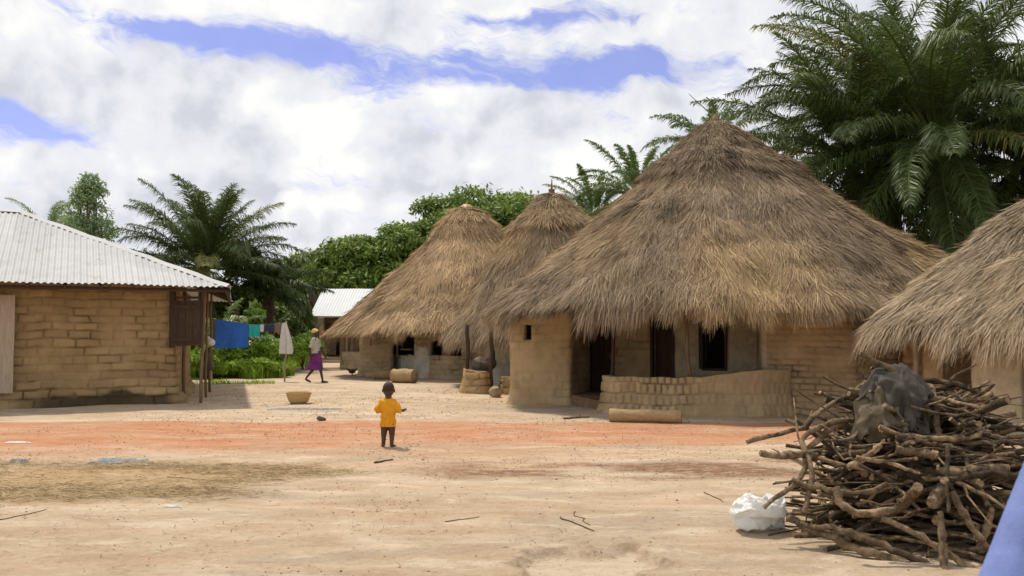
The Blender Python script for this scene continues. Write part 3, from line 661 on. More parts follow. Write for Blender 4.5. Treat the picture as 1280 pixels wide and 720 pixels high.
# rafters under the eave overhang
mb = MB(); cI = lambda p, q, t: p+(q-p)*t
for t in np.linspace(.04, .78, 12):
    p = cI(Bc, Cc, t)-oL; q = cI(Rr, Rr, 1)-oL; q2 = p+nrm(q-p)*2.2; mb.tube([p-np.array([0, 0, .06]), q2-np.array([0, 0, .06])], .035, 6)
for t in np.linspace(.17, .8, 15):
    p = cI(Bc, Ac, t)-oL; p = p+nf_*.04+np.array([0, 0, -.07]); mb.tube([p, p+nf_*1.8+np.array([0, 0, .74])], .035, 6)
mb.tube([Bc-oL+np.array([-.1, .1, -.1]), Cc-oL+np.array([0, 0, -.1])], .04, 6)
mb.tube([Bc-oL+np.array([-.16, .12, -.09]), Ac-oL+nf_*.14+np.array([0, 0, -.09])], .04, 6)
mb.build('rafters', M['dark_wood'], rf)
W0 = (-7.43, 20.38); dirw = np.array([.902, .431]); Wl = np.array(W0)-dirw*10
pl = [tuple(Wl), W0, (W0[0]-.29*6.6, W0[1]+.957*6.6), (Wl[0]-1.9, Wl[1]+6.3)]; sl = slen(pl)
wall(pl, -.06, lambda x, y: 2.62+0*x, M['mud_tan'], HL, oL, .25, [], (.46, .175), .024, .020, .26, 91, closed=True, wob=.07, fh=.14,
     soot=lambda s, z: np.clip(sst(sl[1]-3.4, sl[1]-2.2, s)*sst(sl[1]+.2, sl[1]-.4, s)*sst(.30, .12, z+(fbm(np.stack([s*2.5, z*3], -1), 3, 5)-.5)*.35)*1.0, 0, .8))
# shutter, posts, board
mb = MB(); c = P(232, 404, 20.15); plank_panel(mb, c-oL, .62, .98, .035, 4, rotz(.05), 4)
sh = mb.build('shutter', M['dark_wood'], HL)
mb = MB()
for zz_ in (.36, -.36): mb = MB(); mb.box(c-oL+np.array([0, -.035, zz_]), (.60, .03, .08), rotz(.05), a=.35); mb.build('shutter_batten', M['dark_wood'], sh)
mb = MB(); c0 = P(215.5, 397, 20.2); mb.box(c0-oL, (.10, .12, 1.32)); c1 = P(232, 372, 20.2); mb.box(c1-oL, (.64, .06, .05)); mb.box(c1-oL+np.array([0, 0, -.13]), (.64, .05, .04)); c1 = P(250, 397, 20.25); mb.box(c1-oL, (.06, .08, 1.3))
mb.build('window_frame', M['dark_wood'], HL)
for px_, py_, r_, sd in ((251, 503, .042, 1), (257.5, 496.5, .032, 2), (262, 490, .036, 3), (229, 497, .045, 4)):
    q = G(px_, py_); ztop = 2.53+.42*max(0, float(np.dot(np.array([q[0]-Bc[0], q[1]-Bc[1]]), nf_[:2])))*(1 if q[1] < 22 else .2); ztop = 2.62 if sd == 4 else min(ztop, 2.8); part_pole(HL, oL, 'post', (q[0], q[1], -.05), (q[0]+(.05 if sd == 1 else 0), q[1], ztop), r_, r_*.9, M['pole_wood'], sd)
mb = MB(); a = P(-14, 430, 19.95); 
mb.box(P(-2, 430, 18.72)-oL, (.56, .07, 2.0), rotz(.445), a=.75); mb.build('door_board', M['grey_wood'], HL)
# ================================================================== far tin house
TH2 = empty('tin_roof_house', (-8.6, 53, 0)); oT = np.array((-8.6, 53, 0.))
tag(TH2, 'small far house with a clean white metal roof and a shaded porch', 'house')
E0 = P(387, 395, 50.5); E1 = P(520, 395, 50.5); T1 = P(540, 361, 54); T0 = P(383, 361, 54)
mb = MB(); corrugated(mb, E0-oT, E1-oT, T1-oT, T0-oT, lam=.16, amp=.012, a=.3)
Bk0 = np.array([T0[0]-.15, 57.5, E0[2]]); Bk1 = np.array([T1[0]+.2, 57.5, E0[2]]); corrugated(mb, Bk1-oT, Bk0-oT, T0-oT, T1-oT, lam=.16, amp=.012, a=.3)
mb.build('roof', M['tin_clean'], TH2, True)
mb = MB(); mb.add([T0-oT+[.02, 0, -.03], E0-oT+[.02, 0, -.03], Bk0-oT+[.02, 0, -.03], T0-oT+[.06, 0, -.03], E0-oT+[.06, 0, -.03], Bk0-oT+[.06, 0, -.03]], [[0, 1, 4, 3], [1, 2, 5, 4], [2, 0, 3, 5]], [[0, 2, 1], [3, 4, 5]]); mb.build('gable', M['mud_dark'], TH2)
xw = P(404, 430, 52)[0]; xe = P(530, 430, 52)[0]
wall([(xw, 56.5), (xw, 52), (xe, 52), (xe, 56.5)], 0, lambda x, y: 2.45+0*x, M['mud_dark'], TH2, oT, .2, [(4.5+.1, 4.5+.9, .3, 2.1)], (.4, .2), .1, .01, .02, 95, closed=True)
mb = MB(); corrugated(mb, P(404.5, 443, 51.9)-oT, P(420, 443, 51.9)-oT, P(420, 417, 51.9)-oT, P(404.5, 417, 51.9)-oT, lam=.12, K=2); mb.build('door', M['tin_under'], TH2, True)
for px_ in (392, 430): mb = MB(); q = P(px_, 450, 50.8); mb.box((q[0]-oT[0], q[1]-oT[1], 1.25), (.34, .3, 2.5)); mb.build('pillar', M['mud_tan'] if 0 else M['stone'], TH2)
mb = MB(); q = P(410, 450, 50.2); mb.box((q[0]-oT[0]+.6, q[1]-oT[1]+.6, .10), (3.0, 2.4, .3), a=.6); mb.box((q[0]-oT[0]+.6, q[1]-oT[1]-.8, .03), (2.2, .6, .16), a=.7); mb.build('porch_step', M['stone'], TH2)

# ================================================================== vegetation
def palm(px, py, D, name, label, nf=34, Lf=5.2, seed=0, mat='palm', elev=(-.5, 1.45), leaf=.75, yellow=.05, tilt=0, group=None, lw=.018, cat='palm', trunk_r=.25, step=.040, azr=(0, 2*PI), dx=0):
    r = np.random.default_rng(seed); c = P(px, py, D); base = np.array([c[0]+dx, D, 0.])
    E = empty(name, tuple(base)); tag(E, label, cat, group)
    mb = MB(); top = c-base
    k = 9; zz = np.linspace(0, 1, k)
    mb.tube(np.stack([top[0]*zz**1.5, zz*0, top[2]*zz], 1), trunk_r*(1.25-.4*zz)*(1+.06*r.normal(size=k)), 10, wob=.05)
    mb.build('trunk', M['bark'], E, True)
    cr = MB()
    for i in range(nf):
        f = (i+.5)/nf; az = azr[0]+(i*2.39996 % (2*PI))/(2*PI)*(azr[1]-azr[0])+r.normal(0, .15)
        el = elev[0]+(elev[1]-elev[0])*f**.8+r.normal(0, .10); L = Lf*r.uniform(.8, 1.1)*(1-.18*(f > .9))
        K = 16; droop = r.uniform(.75, 1.25)*(1.15 if el > .3 else .7)
        pts = [top+np.array([math.cos(az), math.sin(az), 0])*.2]; pit = el; daz = r.normal(0, .25)
        for j in range(K):
            a2 = az+daz*(j/K)**2; d = np.array([math.cos(a2)*math.cos(pit), math.sin(a2)*math.cos(pit), math.sin(pit)])
            pts.append(pts[-1]+d*L/K); pit -= droop/K*(.35+1.6*(j/K)**1.3)*(1 if pit > -1.4 else 0)
        pts = np.array(pts); yel = r.random() < yellow
        cr.tube(pts, np.linspace(.045, .008, K+1)*Lf/5.2, 4, a=.75 if not yel else 1, caps=False)
        ns = int(L/step); u = np.linspace(.14, .99, ns); ii = u*K; i0 = np.minimum(ii.astype(int), K-1); fr = (ii-i0)[:, None]
        p = pts[i0]*(1-fr)+pts[i0+1]*fr; t = nrm(pts[i0+1]-pts[i0]); side = nrm(np.cross(t, [0, 0, 1.])); upv = nrm(np.cross(side, t))
        prof = np.sin(np.clip((u-.05)/.97, 0, 1)*PI)**.55*leaf*(.75+.25*(1-u))
        for sg in (-1, 1):
            ll = prof*r.uniform(.75, 1.15, ns); fw = r.uniform(.45, .8, ns)+.5*u; vup = r.normal(.12, .33, ns)
            dd = nrm(side*sg+t*fw[:, None]+upv*vup[:, None]); p1 = p+dd*(ll*.55)[:, None]+np.array([0, 0, -1.])*(ll*.06)[:, None]
            dn = nrm(dd+np.array([0, 0, -1.])*r.uniform(.5, 1.7, ns)[:, None]); p2 = p1+dn*(ll*.5)[:, None]
            W = nrm(np.cross(dd, upv+side*r.normal(0, .5, ns)[:, None]))*lw
            tone = np.clip(r.beta(2, 2.5, ns)*.7+.05+(.15 if f > .6 else 0), 0, .84)
            if yel: tone = np.clip(tone+.35+.3*r.random(), 0, 1)
            V, Q, Aa = ribbons(p, p1, p2, W, tone, (.7, 1, .15)); cr.add(V, Q, a=Aa)
    cr.build('crown', M[mat], E); return E
def leafcloud(mb, centers, radii, n, size, r, flat=.75, tone_up=.25):
    k = len(centers); w = np.array(radii)**2; w = w/w.sum(); idx = r.choice(k, n, p=w)
    d = nrm(r.normal(size=(n, 3))); d[:, 2] = np.where(d[:, 2] < -.3, -d[:, 2], d[:, 2])
    rad = np.array(radii)[idx]*(r.uniform(.25, 1, n)**.33)*(1+.12*r.normal(size=n))
    c = np.array(centers)[idx]+d*rad[:, None]*np.array([1, 1, flat])
    nn = nrm(d+np.array([0, 0, .35])+r.normal(0, .55, (n, 3))); a = nrm(np.cross(nn, r.normal(size=(n, 3)))); b = np.cross(nn, a)
    s = size*r.uniform(.6, 1.35, n)[:, None]; el = 1.9
    a = nrm(a+np.array([0, 0, -.35]))
    V = np.stack([c-a*s*el*.5, c+b*s*.38, c+a*s*el*.5-np.array([0, 0, .2])*s, c-b*s*.38], 1).reshape(-1, 3)
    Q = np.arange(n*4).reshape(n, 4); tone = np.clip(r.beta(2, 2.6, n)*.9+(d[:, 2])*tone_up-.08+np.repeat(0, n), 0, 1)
    mb.add(V, Q, a=np.repeat(tone, 4))
def broad(px, pytop, D, label, name='tree', rx=None, mat='mango', n=26000, leaf=.16, seed=0, clumps=60, base=.22, group=None, cat='tree', taper=1.0, shape='round', ry=None, minr=.1, cl=(.16, .30)):
    r = np.random.default_rng(seed); top = P(px, pytop, D); Ht = top[2]; base0 = np.array([top[0], D, 0.]); rx = rx or Ht*.42; ry = ry or rx
    E = empty(name, tuple(base0)); tag(E, label, cat, group)
    cs = []; rs = []
    z0 = Ht*base; hz = (Ht-z0)
    for i in range(clumps):
        if shape == 'round':
            d = nrm(r.normal(size=3)); rr_ = r.uniform(.45, 1)**.5; cr_ = r.uniform(*cl)*rx
            if d[2] < -.2: d[2] *= -.4
            c = np.array([d[0]*(rx-cr_)*rr_, d[1]*(ry-cr_)*rr_, z0+hz*.42+d[2]*(hz*.56-cr_*.8)*rr_]) 
        else:
            f = r.uniform(0, 1); w_ = (1-f)**.7*rx; az = r.uniform(0, 2*PI); cr_ = (r.uniform(*cl)*rx)*(1-.4*f)
            c = np.array([math.cos(az)*w_*r.uniform(.3, 1), math.sin(az)*w_*r.uniform(.3, 1), z0+hz*f*.95])
        cs.append(c); rs.append(max(minr, cr_))
    mb = MB(); leafcloud(mb, cs, rs, n, leaf, r); 
    tr = MB(); fork = np.array([0, 0, z0*.9+.1]); tw = Ht*.03
    tr.tube([(0, 0, -.1), (.03, .02, fork[2]*.5), fork], [tw*1.3, tw, tw*.85], 9)
    for c in cs[::4]:
        mid = fork+(c-fork)*.5+r.normal(0, .15, 3); tr.tube([fork, mid, c], [tw*.55, tw*.32, tw*.1], 6)
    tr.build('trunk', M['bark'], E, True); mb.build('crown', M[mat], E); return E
# big palms at the right
palm(1066, 200, 30, 'palm_tree', 'tall oil palm leaning left above the right slope of the largest hut roof', 60, 5.8, 1, elev=(-1.1, 1.4), leaf=.85, lw=.019)
palm(1172, 172, 27.5, 'palm_tree', 'tallest dark oil palm crown rising out of the top of the picture', 72, 6.6, 2, elev=(-1.3, 1.5), leaf=.95, lw=.019)
palm(1285, 205, 28.5, 'palm_tree', 'oil palm at the right edge behind the nearest hut roof', 60, 6.2, 5, elev=(-1.2, 1.45), leaf=.85, lw=.019)
palm(1110, 150, 34, 'palm_tree', 'oil palm standing farthest back among the big palms', 36, 6.2, 9, elev=(-.5, 1.45), leaf=.85, lw=.022)
palm(888, 178, 44, 'palm_tree', 'young palm whose fronds show behind the tip of the largest hut', 20, 3.2, 12, 'palm_far', elev=(-.3, 1.2), leaf=.6, lw=.03, trunk_r=.16)
palm(800, 245, 50, 'palm_tree', 'pale feathery palm just left of the largest roof', 30, 4.2, 14, 'palm_far', elev=(-.4, 1.3), leaf=.6, lw=.03)
palm(745, 268, 54, 'palm_tree', 'small palm behind the spiked hut roof', 26, 3.6, 15, 'palm_far', elev=(-.2, 1.3), leaf=.55, lw=.03)
# left palms
palm(256, 335, 38, 'palm_tree', 'wide oil palm with arching fronds behind the mud brick house', 52, 4.4, 21, elev=(-.15, 1.5), leaf=.85, lw=.018, yellow=.05, step=.036)
palm(336, 362, 41, 'palm_tree', 'drooping oil palm between the laundry and the far white roof', 34, 3.0, 22, elev=(-.5, 1.1), leaf=.7, lw=.028)
palm(58, 290, 50, 'palm_tree', 'small palm tip peeping over the left metal roof', 14, 2.6, 23, 'palm_far', elev=(.2, 1.3), leaf=.5)
palm(268, 425, 33, 'palm_shrub', 'low young palm with pale fronds under the porch roof corner', 14, 2.2, 24, 'palm_far', elev=(.1, 1.2), leaf=.45, cat='palm', trunk_r=.08)
broad(112, 212, 47, 'slender feathery light green tree above the left metal roof', 'feathery_tree', 2.6, 'feather', 9000, .12, 31, 60, .15, shape='cone', cl=(.25, .48))
for i, (px_, py_, D_, rx_, nn_, lab) in enumerate((
        (632, 218, 62, 7.0, 52000, 'highest round green tree between the two left thatched peaks'),
        (700, 238, 66, 5.5, 30000, 'green leafy tree just behind the spiked hut roof'),
        (570, 232, 64, 6.0, 42000, 'leafy green tree rising behind the warm brown thatched peak'),
        (512, 262, 62, 5.8, 42000, 'rounded green tree behind the left slope of the warm brown hut'),
        (455, 282, 61, 5.0, 40000, 'bushy green tree over the far white metal roof'),
        (408, 302, 63, 4.4, 32000, 'lowest green tree at the left end of the tree row'),
        (752, 256, 70, 5.0, 20000, 'distant green tree between the spiked hut and the largest hut'))):
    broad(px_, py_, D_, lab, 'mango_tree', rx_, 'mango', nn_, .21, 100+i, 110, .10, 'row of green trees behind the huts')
for i, (px_, py_, D_, rx_, lab) in enumerate((
        (302, 300, 40, 1.9, 'dense bushy tree beside the wide oil palm'),
        (362, 335, 50, 1.6, 'dark bush tree behind the drooping palm'),
        (215, 330, 46, 3.0, 'dark tree mostly hidden by the left metal roof'),
        (1255, 235, 36, 3.8, 'dark tree behind the palms at the right edge'),
        (1130, 262, 36, 3.6, 'dark tree under the tall palm crowns'),
        (1010, 285, 38, 3.4, 'dark tree behind the left big palm'),
        (335, 372, 46, 2.4, 'low dark tree behind the washing line'),
        (262, 372, 44, 2.6, 'low dark tree behind the blue cloth'))):
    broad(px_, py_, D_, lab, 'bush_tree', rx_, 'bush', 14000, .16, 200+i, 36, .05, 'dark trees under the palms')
for i, (px_, py_, D_, rx_, lab) in enumerate((
        (300, 418, 33, 1.0, 'green bush behind the blue and teal washing'), (335, 414, 33.5, .9, 'green bush behind the small clothes on the line'),
        (378, 412, 39, 1.1, 'green bush between the white dress and the woman'), (255, 428, 31, .8, 'green bush behind the porch posts'),
        (366, 425, 37, .7, 'small bush right of the white dress'), (300, 448, 31.8, .75, 'low leafy bush in the grass under the blue cloth'), (325, 446, 32.0, .7, 'low leafy bush in the grass under the teal cloth'), (345, 450, 32.4, .55, 'low leafy bush in the grass left of the white dress'), (275, 452, 31.5, .6, 'low leafy bush at the left end of the grass'), (240, 405, 36, 1.2, 'bush partly hidden behind the shutter'))):
    broad(px_, py_, D_, lab, 'bush', rx_, 'grass', 4200, .095, 300+i, 22, .03, 'green bushes around the washing line', 'bush', cl=(.25, .45))
# broad leaved sapling
E = broad(319, 374, 34, 'light green sapling with large leaves behind the washing line', 'sapling', .42, 'bright', 260, .24, 401, 12, .25, cat='sapling', cl=(.3, .5))
# grass patch as stuff
def blades(name, n, region, hgt, w, mat, label, cat, seed, flat=False):
    r = np.random.default_rng(seed); pts = region(r, n); n = len(pts); z = gh(pts[:, 0], pts[:, 1])
    p0 = np.stack([pts[:, 0], pts[:, 1], z-.01], 1); az = r.uniform(0, 2*PI, n); h = hgt*r.uniform(.45, 1.25, n)
    if flat:
        az = r.normal(.1, .7, n)+PI*(r.random(n) < .5); d = np.stack([np.cos(az), np.sin(az), 0*az], 1); p0[:, 2] += r.uniform(.012, .035, n)
        p1 = p0+d*(h*.5)[:, None]+np.array([0, 0, 1])*r.uniform(-.004, .02, n)[:, None]; p2 = p0+d*h[:, None]+np.array([0, 0, 1])*r.uniform(-.01, .015, n)[:, None]
        p1[:, 2] = np.maximum(p1[:, 2], gh(p1[:, 0], p1[:, 1])+.006); p2[:, 2] = np.maximum(p2[:, 2], gh(p2[:, 0], p2[:, 1])+.004)
        W = nrm(np.cross(d, np.array([0, 0, 1.])+r.normal(0, .4, (n, 3))))*w
    else:
        cl = fbm(pts*.8, 3, seed); h = h*(.35+1.3*cl)
        ln = r.uniform(.1, .6, n); d = np.stack([np.cos(az), np.sin(az), 0*az], 1)
        p1 = p0+d*(h*ln*.3)[:, None]+np.array([0, 0, 1])*(h*.6)[:, None]; p2 = p1+d*(h*ln*.7)[:, None]+np.array([0, 0, 1])*(h*.35)[:, None]
        W = np.stack([-np.sin(az+.6), np.cos(az+.6), 0*az], 1)*w
    tone = np.clip(r.beta(2, 2, n)+(0 if flat else (fbm(pts*.7, 2, seed+1)-.5)*.9), 0, 1)
    V, Q, Aa = ribbons(p0, p1, p2, W, tone, (1, .8, .15)); o = mesh(name, V, Q, M[mat], None, {'tone': Aa}, False)
    tag(o, label, cat, None, 'stuff')
def reg_grass(r, n):
    x = r.uniform(-14, -6.5, n); y = r.uniform(28.5, 40, n); p = np.stack([x, y], 1); px = 640+x/y*F; w = (fbm(p*.9, 3, 3)-.5)
    e = 366-.9*np.abs(y-34)*2+w*25
    k = (px < e) & (y > 31.6+w*1.5+np.clip((px-330)*.03, 0, 3)) & (px > 150); return p[k]
blades('grass', 60000, reg_grass, .50, .013, 'grass', 'bright green tall grass under the washing line', 'grass', 5)
def reg_low(r, n):
    x = r.uniform(-14, -6, n); y = r.uniform(27, 33, n); p = np.stack([x, y], 1); px = 640+x/y*F; w = fbm(p*1.1, 3, 4)
    return p[(px < 345) & (px > 200) & (w > .58)]
blades('short_grass', 12000, reg_low, .10, .010, 'grass', 'thin short grass at the edge of the green patch', 'grass', 6)
def reg_far(r, n):
    x = r.uniform(-13, -6, n); y = r.uniform(42, 56, n); p = np.stack([x, y], 1); px = 640+x/y*F; return p[(px > 345) & (px < 392)]
blades('far_grass', 9000, reg_far, .8, .025, 'grass', 'green undergrowth behind the walking woman', 'grass', 7)
def reg_straw(r, n):
    x = r.uniform(-7, -1.2, n); y = r.uniform(8, 11.2, n); p = np.stack([x, y], 1); w = fbm(p*np.array([.35, 1.1]), 5, 31)-.5; f = fbm(p*np.array([.9, 2.5]), 3, 8)
    m_ = sst(8.1, 8.9, y+w*1.2)*sst(11.0, 10.0, y+w*1.2)*sst(-1.7, -3.2, x+w*3)*(.15+1.3*sst(.38, .62, f)); return p[r.random(n) < m_]
blades('straw', 30000, reg_straw, .16, .0028, 'straw', 'dry yellow straw scattered across the left foreground', 'straw', 8, True)
def reg_bits(r, n):
    x = r.uniform(-7, 6, n); y = r.uniform(4.5, 26, n)**1.0; p = np.stack([x, y], 1); f = fbm(p*.9, 3, 18)
    m_ = .06+.5*sst(.5, .7, f)+.5*((y > 9.5) & (y < 11.2) & (x > -1.2) & (x < 4)); return p[r.random(n) < m_]
blades('dry_bits', 26000, reg_bits, .055, .0028, 'litter', 'dry grass bits strewn over the packed earth', 'litter', 9, True)
# leaf litter / gravel
def scatter_stones():
    r = np.random.default_rng(3); n = 22000; x = r.uniform(-8, 7, n); y = 4.5+22*r.random(n)**1.4; p = np.stack([x, y], 1); f = fbm(p*.7, 3, 19)
    k = r.random(n) < (.12+.7*sst(.48, .65, f)+.9*((y > 9.5) & (y < 11.2) & (x > -1) & (x < 4))); p = p[k]; n = len(p); s = r.uniform(.003, .011, n)*(1+.6*(r.random(n) < .04))*(.6+.045*p[:, 1])
    z = gh(p[:, 0], p[:, 1]); o8 = np.array([[1, 0, 0], [0, 1, 0], [-1, 0, 0], [0, -1, 0], [0, 0, .6], [0, 0, -.6]], float)
    V = np.stack([p[:, 0], p[:, 1], z+s*.25], 1)[:, None]+o8[None]*s[:, None, None]*r.uniform(.6, 1.3, (n, 6, 1))
    T = np.array([[0, 1, 4], [1, 2, 4], [2, 3, 4], [3, 0, 4], [1, 0, 5], [2, 1, 5], [3, 2, 5], [0, 3, 5]])
    TT = (np.arange(n)[:, None, None]*6+T[None]).reshape(-1, 3)
    o = mesh('gravel', V.reshape(-1, 3), None, M['litter'], None, {'tone': np.repeat(r.random(n), 6)}, False, TT)
    tag(o, 'small pebbles and crumbs of earth scattered on the ground', 'gravel', None, 'stuff')
scatter_stones()
# ================================================================== blobs merged into one surface (people, animal, stones, bag)
def ell(mb, c, r, R=None, n=16):
    u = np.linspace(0, PI, n//2+1)[1:-1]; v = np.arange(n)/n*2*PI; U, Vv = np.meshgrid(u, v, indexing='ij')
    P_ = np.stack([np.sin(U)*np.cos(Vv), np.sin(U)*np.sin(Vv), np.cos(U)], -1).reshape(-1, 3); P_ = np.concatenate([P_, [[0, 0, 1], [0, 0, -1]]])*np.array(r)
    if R is not None: P_ = P_ @ np.array(R).T
    m_ = len(u); Q = [[i*n+k, (i+1)*n+k, (i+1)*n+(k+1) % n, i*n+(k+1) % n] for i in range(m_-1) for k in range(n)]
    T = [[m_*n, k, (k+1) % n] for k in range(n)]+[[m_*n+1, (m_-1)*n+(k+1) % n, (m_-1)*n+k] for k in range(n)]
    mb.add(P_+np.array(c), Q, T)
def capsule(mb, a, b, ra, rb, n=12):
    a = np.array(a, float); b = np.array(b, float); k = 8; t = np.linspace(0, 1, k)[:, None]
    mb.tube(a+(b-a)*t, ra+(rb-ra)*t[:, 0], n); ell(mb, a, (ra,)*3, n=n); ell(mb, b, (rb,)*3, n=n)
def merged(name, mb, mat, parent, vox, sm=3, at=None, fine=None):
    o = mb.build(name+'_tmp', mat, None, True)
    md = o.modifiers.new('r', 'REMESH'); md.mode = 'VOXEL'; md.voxel_size = vox
    s_ = o.modifiers.new('s', 'SMOOTH'); s_.iterations = sm; s_.factor = .5
    dg = bpy.context.evaluated_depsgraph_get(); me = bpy.data.meshes.new_from_object(o.evaluated_get(dg))
    bpy.data.objects.remove(o); me.name = name
    n_ = len(me.vertices); co = np.empty(n_*3, np.float32); me.vertices.foreach_get('co', co); co = co.reshape(-1, 3)
    if fine is not None: co = fine(co).astype(np.float32); me.vertices.foreach_set('co', co.ravel())
    a_ = me.attributes.get('tone') or me.attributes.new('tone', 'FLOAT', 'POINT'); a_.data.foreach_set('value', np.full(n_, .5, np.float32))
    me.polygons.foreach_set('use_smooth', np.ones(len(me.polygons), bool)); me.materials.clear(); me.materials.append(mat); me.update()
    q = bpy.data.objects.new(name, me)
    if at is not None: q.location = at
    return link(q, parent)
def hand(mb, wrist, d, palmn, s=1.0):
    """palm, four unequal curled fingers and a thumb"""
    w = np.array(wrist, float); d = nrm(np.array(d, float)); pn = nrm(np.array(palmn, float)); sd = np.cross(d, pn)
    c = w+d*.045*s; R = np.stack([d, sd, pn], 1); ell(mb, c, (.050*s, .040*s, .016*s), R, 12)
    for i, (o_, L) in enumerate(((-.028, .062), (-.010, .072), (.010, .068), (.028, .052))):
        a = w+d*.08*s+sd*o_*s; b_ = a+nrm(d+pn*.35)*L*.5*s; c_ = b_+nrm(d*.7+pn*.8)*L*.5*s; capsule(mb, a, b_, .0095*s, .0085*s, 7); capsule(mb, b_, c_, .0085*s, .007*s, 7)
    a = w+d*.03*s-sd*.034*s; b_ = a+nrm(d*.7-sd*.8+pn*.2)*.035*s; capsule(mb, a, b_, .011*s, .0095*s, 7); capsule(mb, b_, b_+nrm(d+pn*.5-sd*.2)*.028*s, .0095*s, .008*s, 7)
# ---- toddler, back to the camera
t0 = G(485, 561); zt = gz(t0[0], t0[1]); TD = empty('person', (t0[0], t0[1], zt), -.08)
tag(TD, 'barefoot toddler in a yellow shirt standing on the red earth with back turned', 'person')
mb = MB()
for sg, fx, fy in ((-1, -.062, -.01), (1, .052, -.03)):
    capsule(mb, (sg*.045, 0, .30), (fx*.95, .01, .165), .056, .039); capsule(mb, (fx*.95, .01, .165), (fx, fy+.01, .035), .037, .025)
    ell(mb, (fx+sg*.008, fy+.028, .017), (.024, .055, .017), rotz(-sg*.5), 10)
    for k in range(5): ell(mb, (fx+sg*.03+(k-2)*.009, fy+.078-abs(k-1)*.004, .011), (.006, .009, .008), n=8)
ell(mb, (0, 0, .33), (.085, .07, .07)); ell(mb, (0, .005, .46), (.072, .052, .13)); ell(mb, (0, 0, .572), (.072, .044, .052))
capsule(mb, (0, 0, .60), (0, .005, .68), .042, .044)
ell(mb, (0, .012, .752), (.077, .088, .098)); ell(mb, (0, .03, .715), (.055, .06, .05)); ell(mb, (0, .094, .735), (.010, .014, .012))
for sg in (-1, 1):
    ell(mb, (sg*.079, .012, .735), (.010, .018, .024)); ell(mb, (sg*.03, .085, .76), (.012, .008, .007), n=8)
    sh_ = (sg*.085, 0, .575); el = (sg*.142, -.02, .472+sg*.006); wr = (sg*.112, .085, .462+sg*.012)
    capsule(mb, sh_, el, .026, .024); capsule(mb, el, wr, .025, .018); hand(mb, wr, (-sg*.35, 1, .1), (-sg*.6, 0, -.4), .55)
merged('body', mb, M['skin'], TD, .0055, 2)
mb = MB(); ell(mb, (0, .006, .765), (.0775, .087, .088)); merged('hair', mb, M['child_hair'], TD, .006, 1, fine=lambda co: co+(fbm(co*160, 2, 3)-.5)[:, None]*np.array([.004, .004, .004]))
mb = MB()   # shirt, hanging loose
ell(mb, (0, 0, .60), (.095, .066, .045)); 
mb.tube([(0, 0, .265), (0, 0, .33), (0, .002, .42), (0, 0, .52), (0, 0, .60), (0, 0, .63)], [.110, .105, .097, .094, .088, .05], 20)
for sg in (-1, 1): capsule(mb, (sg*.080, 0, .585), (sg*.138, -.014, .488), .044, .050)
def shirt_f(co):
    co = co.copy(); co[:, 1] *= .78; co[:, 0] += .006*np.sin(co[:, 2]*60+co[:, 1]*20); k_ = sst(.62, .32, co[:, 2]); co[:, 1] += (.011*np.sin(co[:, 0]*62+co[:, 2]*14)+.006*np.sin(co[:, 0]*130-co[:, 2]*30))*k_; co[:, 1] += .006*(fbm(co*28, 2, 5)-.5)*2; return co
merged('shirt', mb, M['yellow_cloth'], TD, .007, 2, fine=shirt_f)
# ---- walking woman, facing right
w0 = G(394, 479); WM = empty('person', (w0[0], w0[1], gz(w0[0], w0[1])), -.12)
tag(WM, 'woman walking right in a pale shirt, purple wrap skirt and yellow headscarf', 'person')
mb = MB()
fr = (.27, -.05); bk = (-.30, .05)
capsule(mb, (0, -.08, .88), (.17, -.06, .48), .085, .055); capsule(mb, (.17, -.06, .48), (.25, -.05, .09), .052, .032)
ell(mb, (.31, -.05, .035), (.125, .042, .033)); 
capsule(mb, (0, .08, .88), (-.03, .06, .48), .085, .055); capsule(mb, (-.03, .06, .48), (-.30, .05, .15), .052, .032); ell(mb, (-.25, .05, .065), (.12, .042, .035), np.array([[.9, 0, .43], [0, 1, 0], [-.43, 0, .9]]))
for k in range(5):
    ell(mb, (.425-abs(k-1.5)*.008, -.05+(k-2)*.016, .02), (.018, .009, .012), n=8)
ell(mb, (0, 0, .92), (.13, .16, .12)); ell(mb, (-.01, 0, 1.12), (.10, .14, .18)); ell(mb, (-.02, 0, 1.30), (.10, .17, .09))
capsule(mb, (-.01, 0, 1.34), (.01, 0, 1.46), .048, .045); ell(mb, (.02, 0, 1.54), (.095, .075, .105)); ell(mb, (.055, 0, 1.50), (.055, .05, .06)); ell(mb, (.118, 0, 1.525), (.014, .014, .018)); ell(mb, (.105, 0, 1.475), (.012, .022, .010)); ell(mb, (0.01, -.075, 1.53), (.016, .01, .028))
for sg, ex, wx in ((-1, -.09, -.10), (1, .10, .24)):
    capsule(mb, (-.02, sg*.17, 1.33), (ex, sg*.21, 1.08), .042, .034); capsule(mb, (ex, sg*.21, 1.08), (wx, sg*.21, .86), .034, .023); hand(mb, (wx, sg*.21, .86), (.15, 0, -1), (.4, -sg, 0), 1)
merged('body', mb, M['skin'], WM, .010, 2)
mb = MB(); mb.tube([(0, 0, .90), (-.005, 0, 1.0), (-.01, 0, 1.14), (-.02, 0, 1.28), (-.01, 0, 1.37), (0, 0, 1.40)], [.165, .155, .150, .165, .11, .055], 20)
for sg, ex in ((-1, -.075), (1, .06)): capsule(mb, (-.02, sg*.155, 1.32), (ex, sg*.20, 1.12), .062, .062)
def wf(co): co = co.copy(); co[:, 0] *= np.where(np.abs(co[:, 1]) < .15, .82, 1); co[:, 0] += .008*np.sin(co[:, 2]*45+co[:, 1]*30); return co
merged('shirt', mb, M['pale_shirt'], WM, .012, 2, fine=wf)
mb = MB(); mb.tube([(0, 0, .98), (0, 0, .92), (.005, 0, .75), (0, 0, .58), (-.02, 0, .44), (-.02, 0, .40)], [.145, .165, .185, .20, .225, .225], 28)
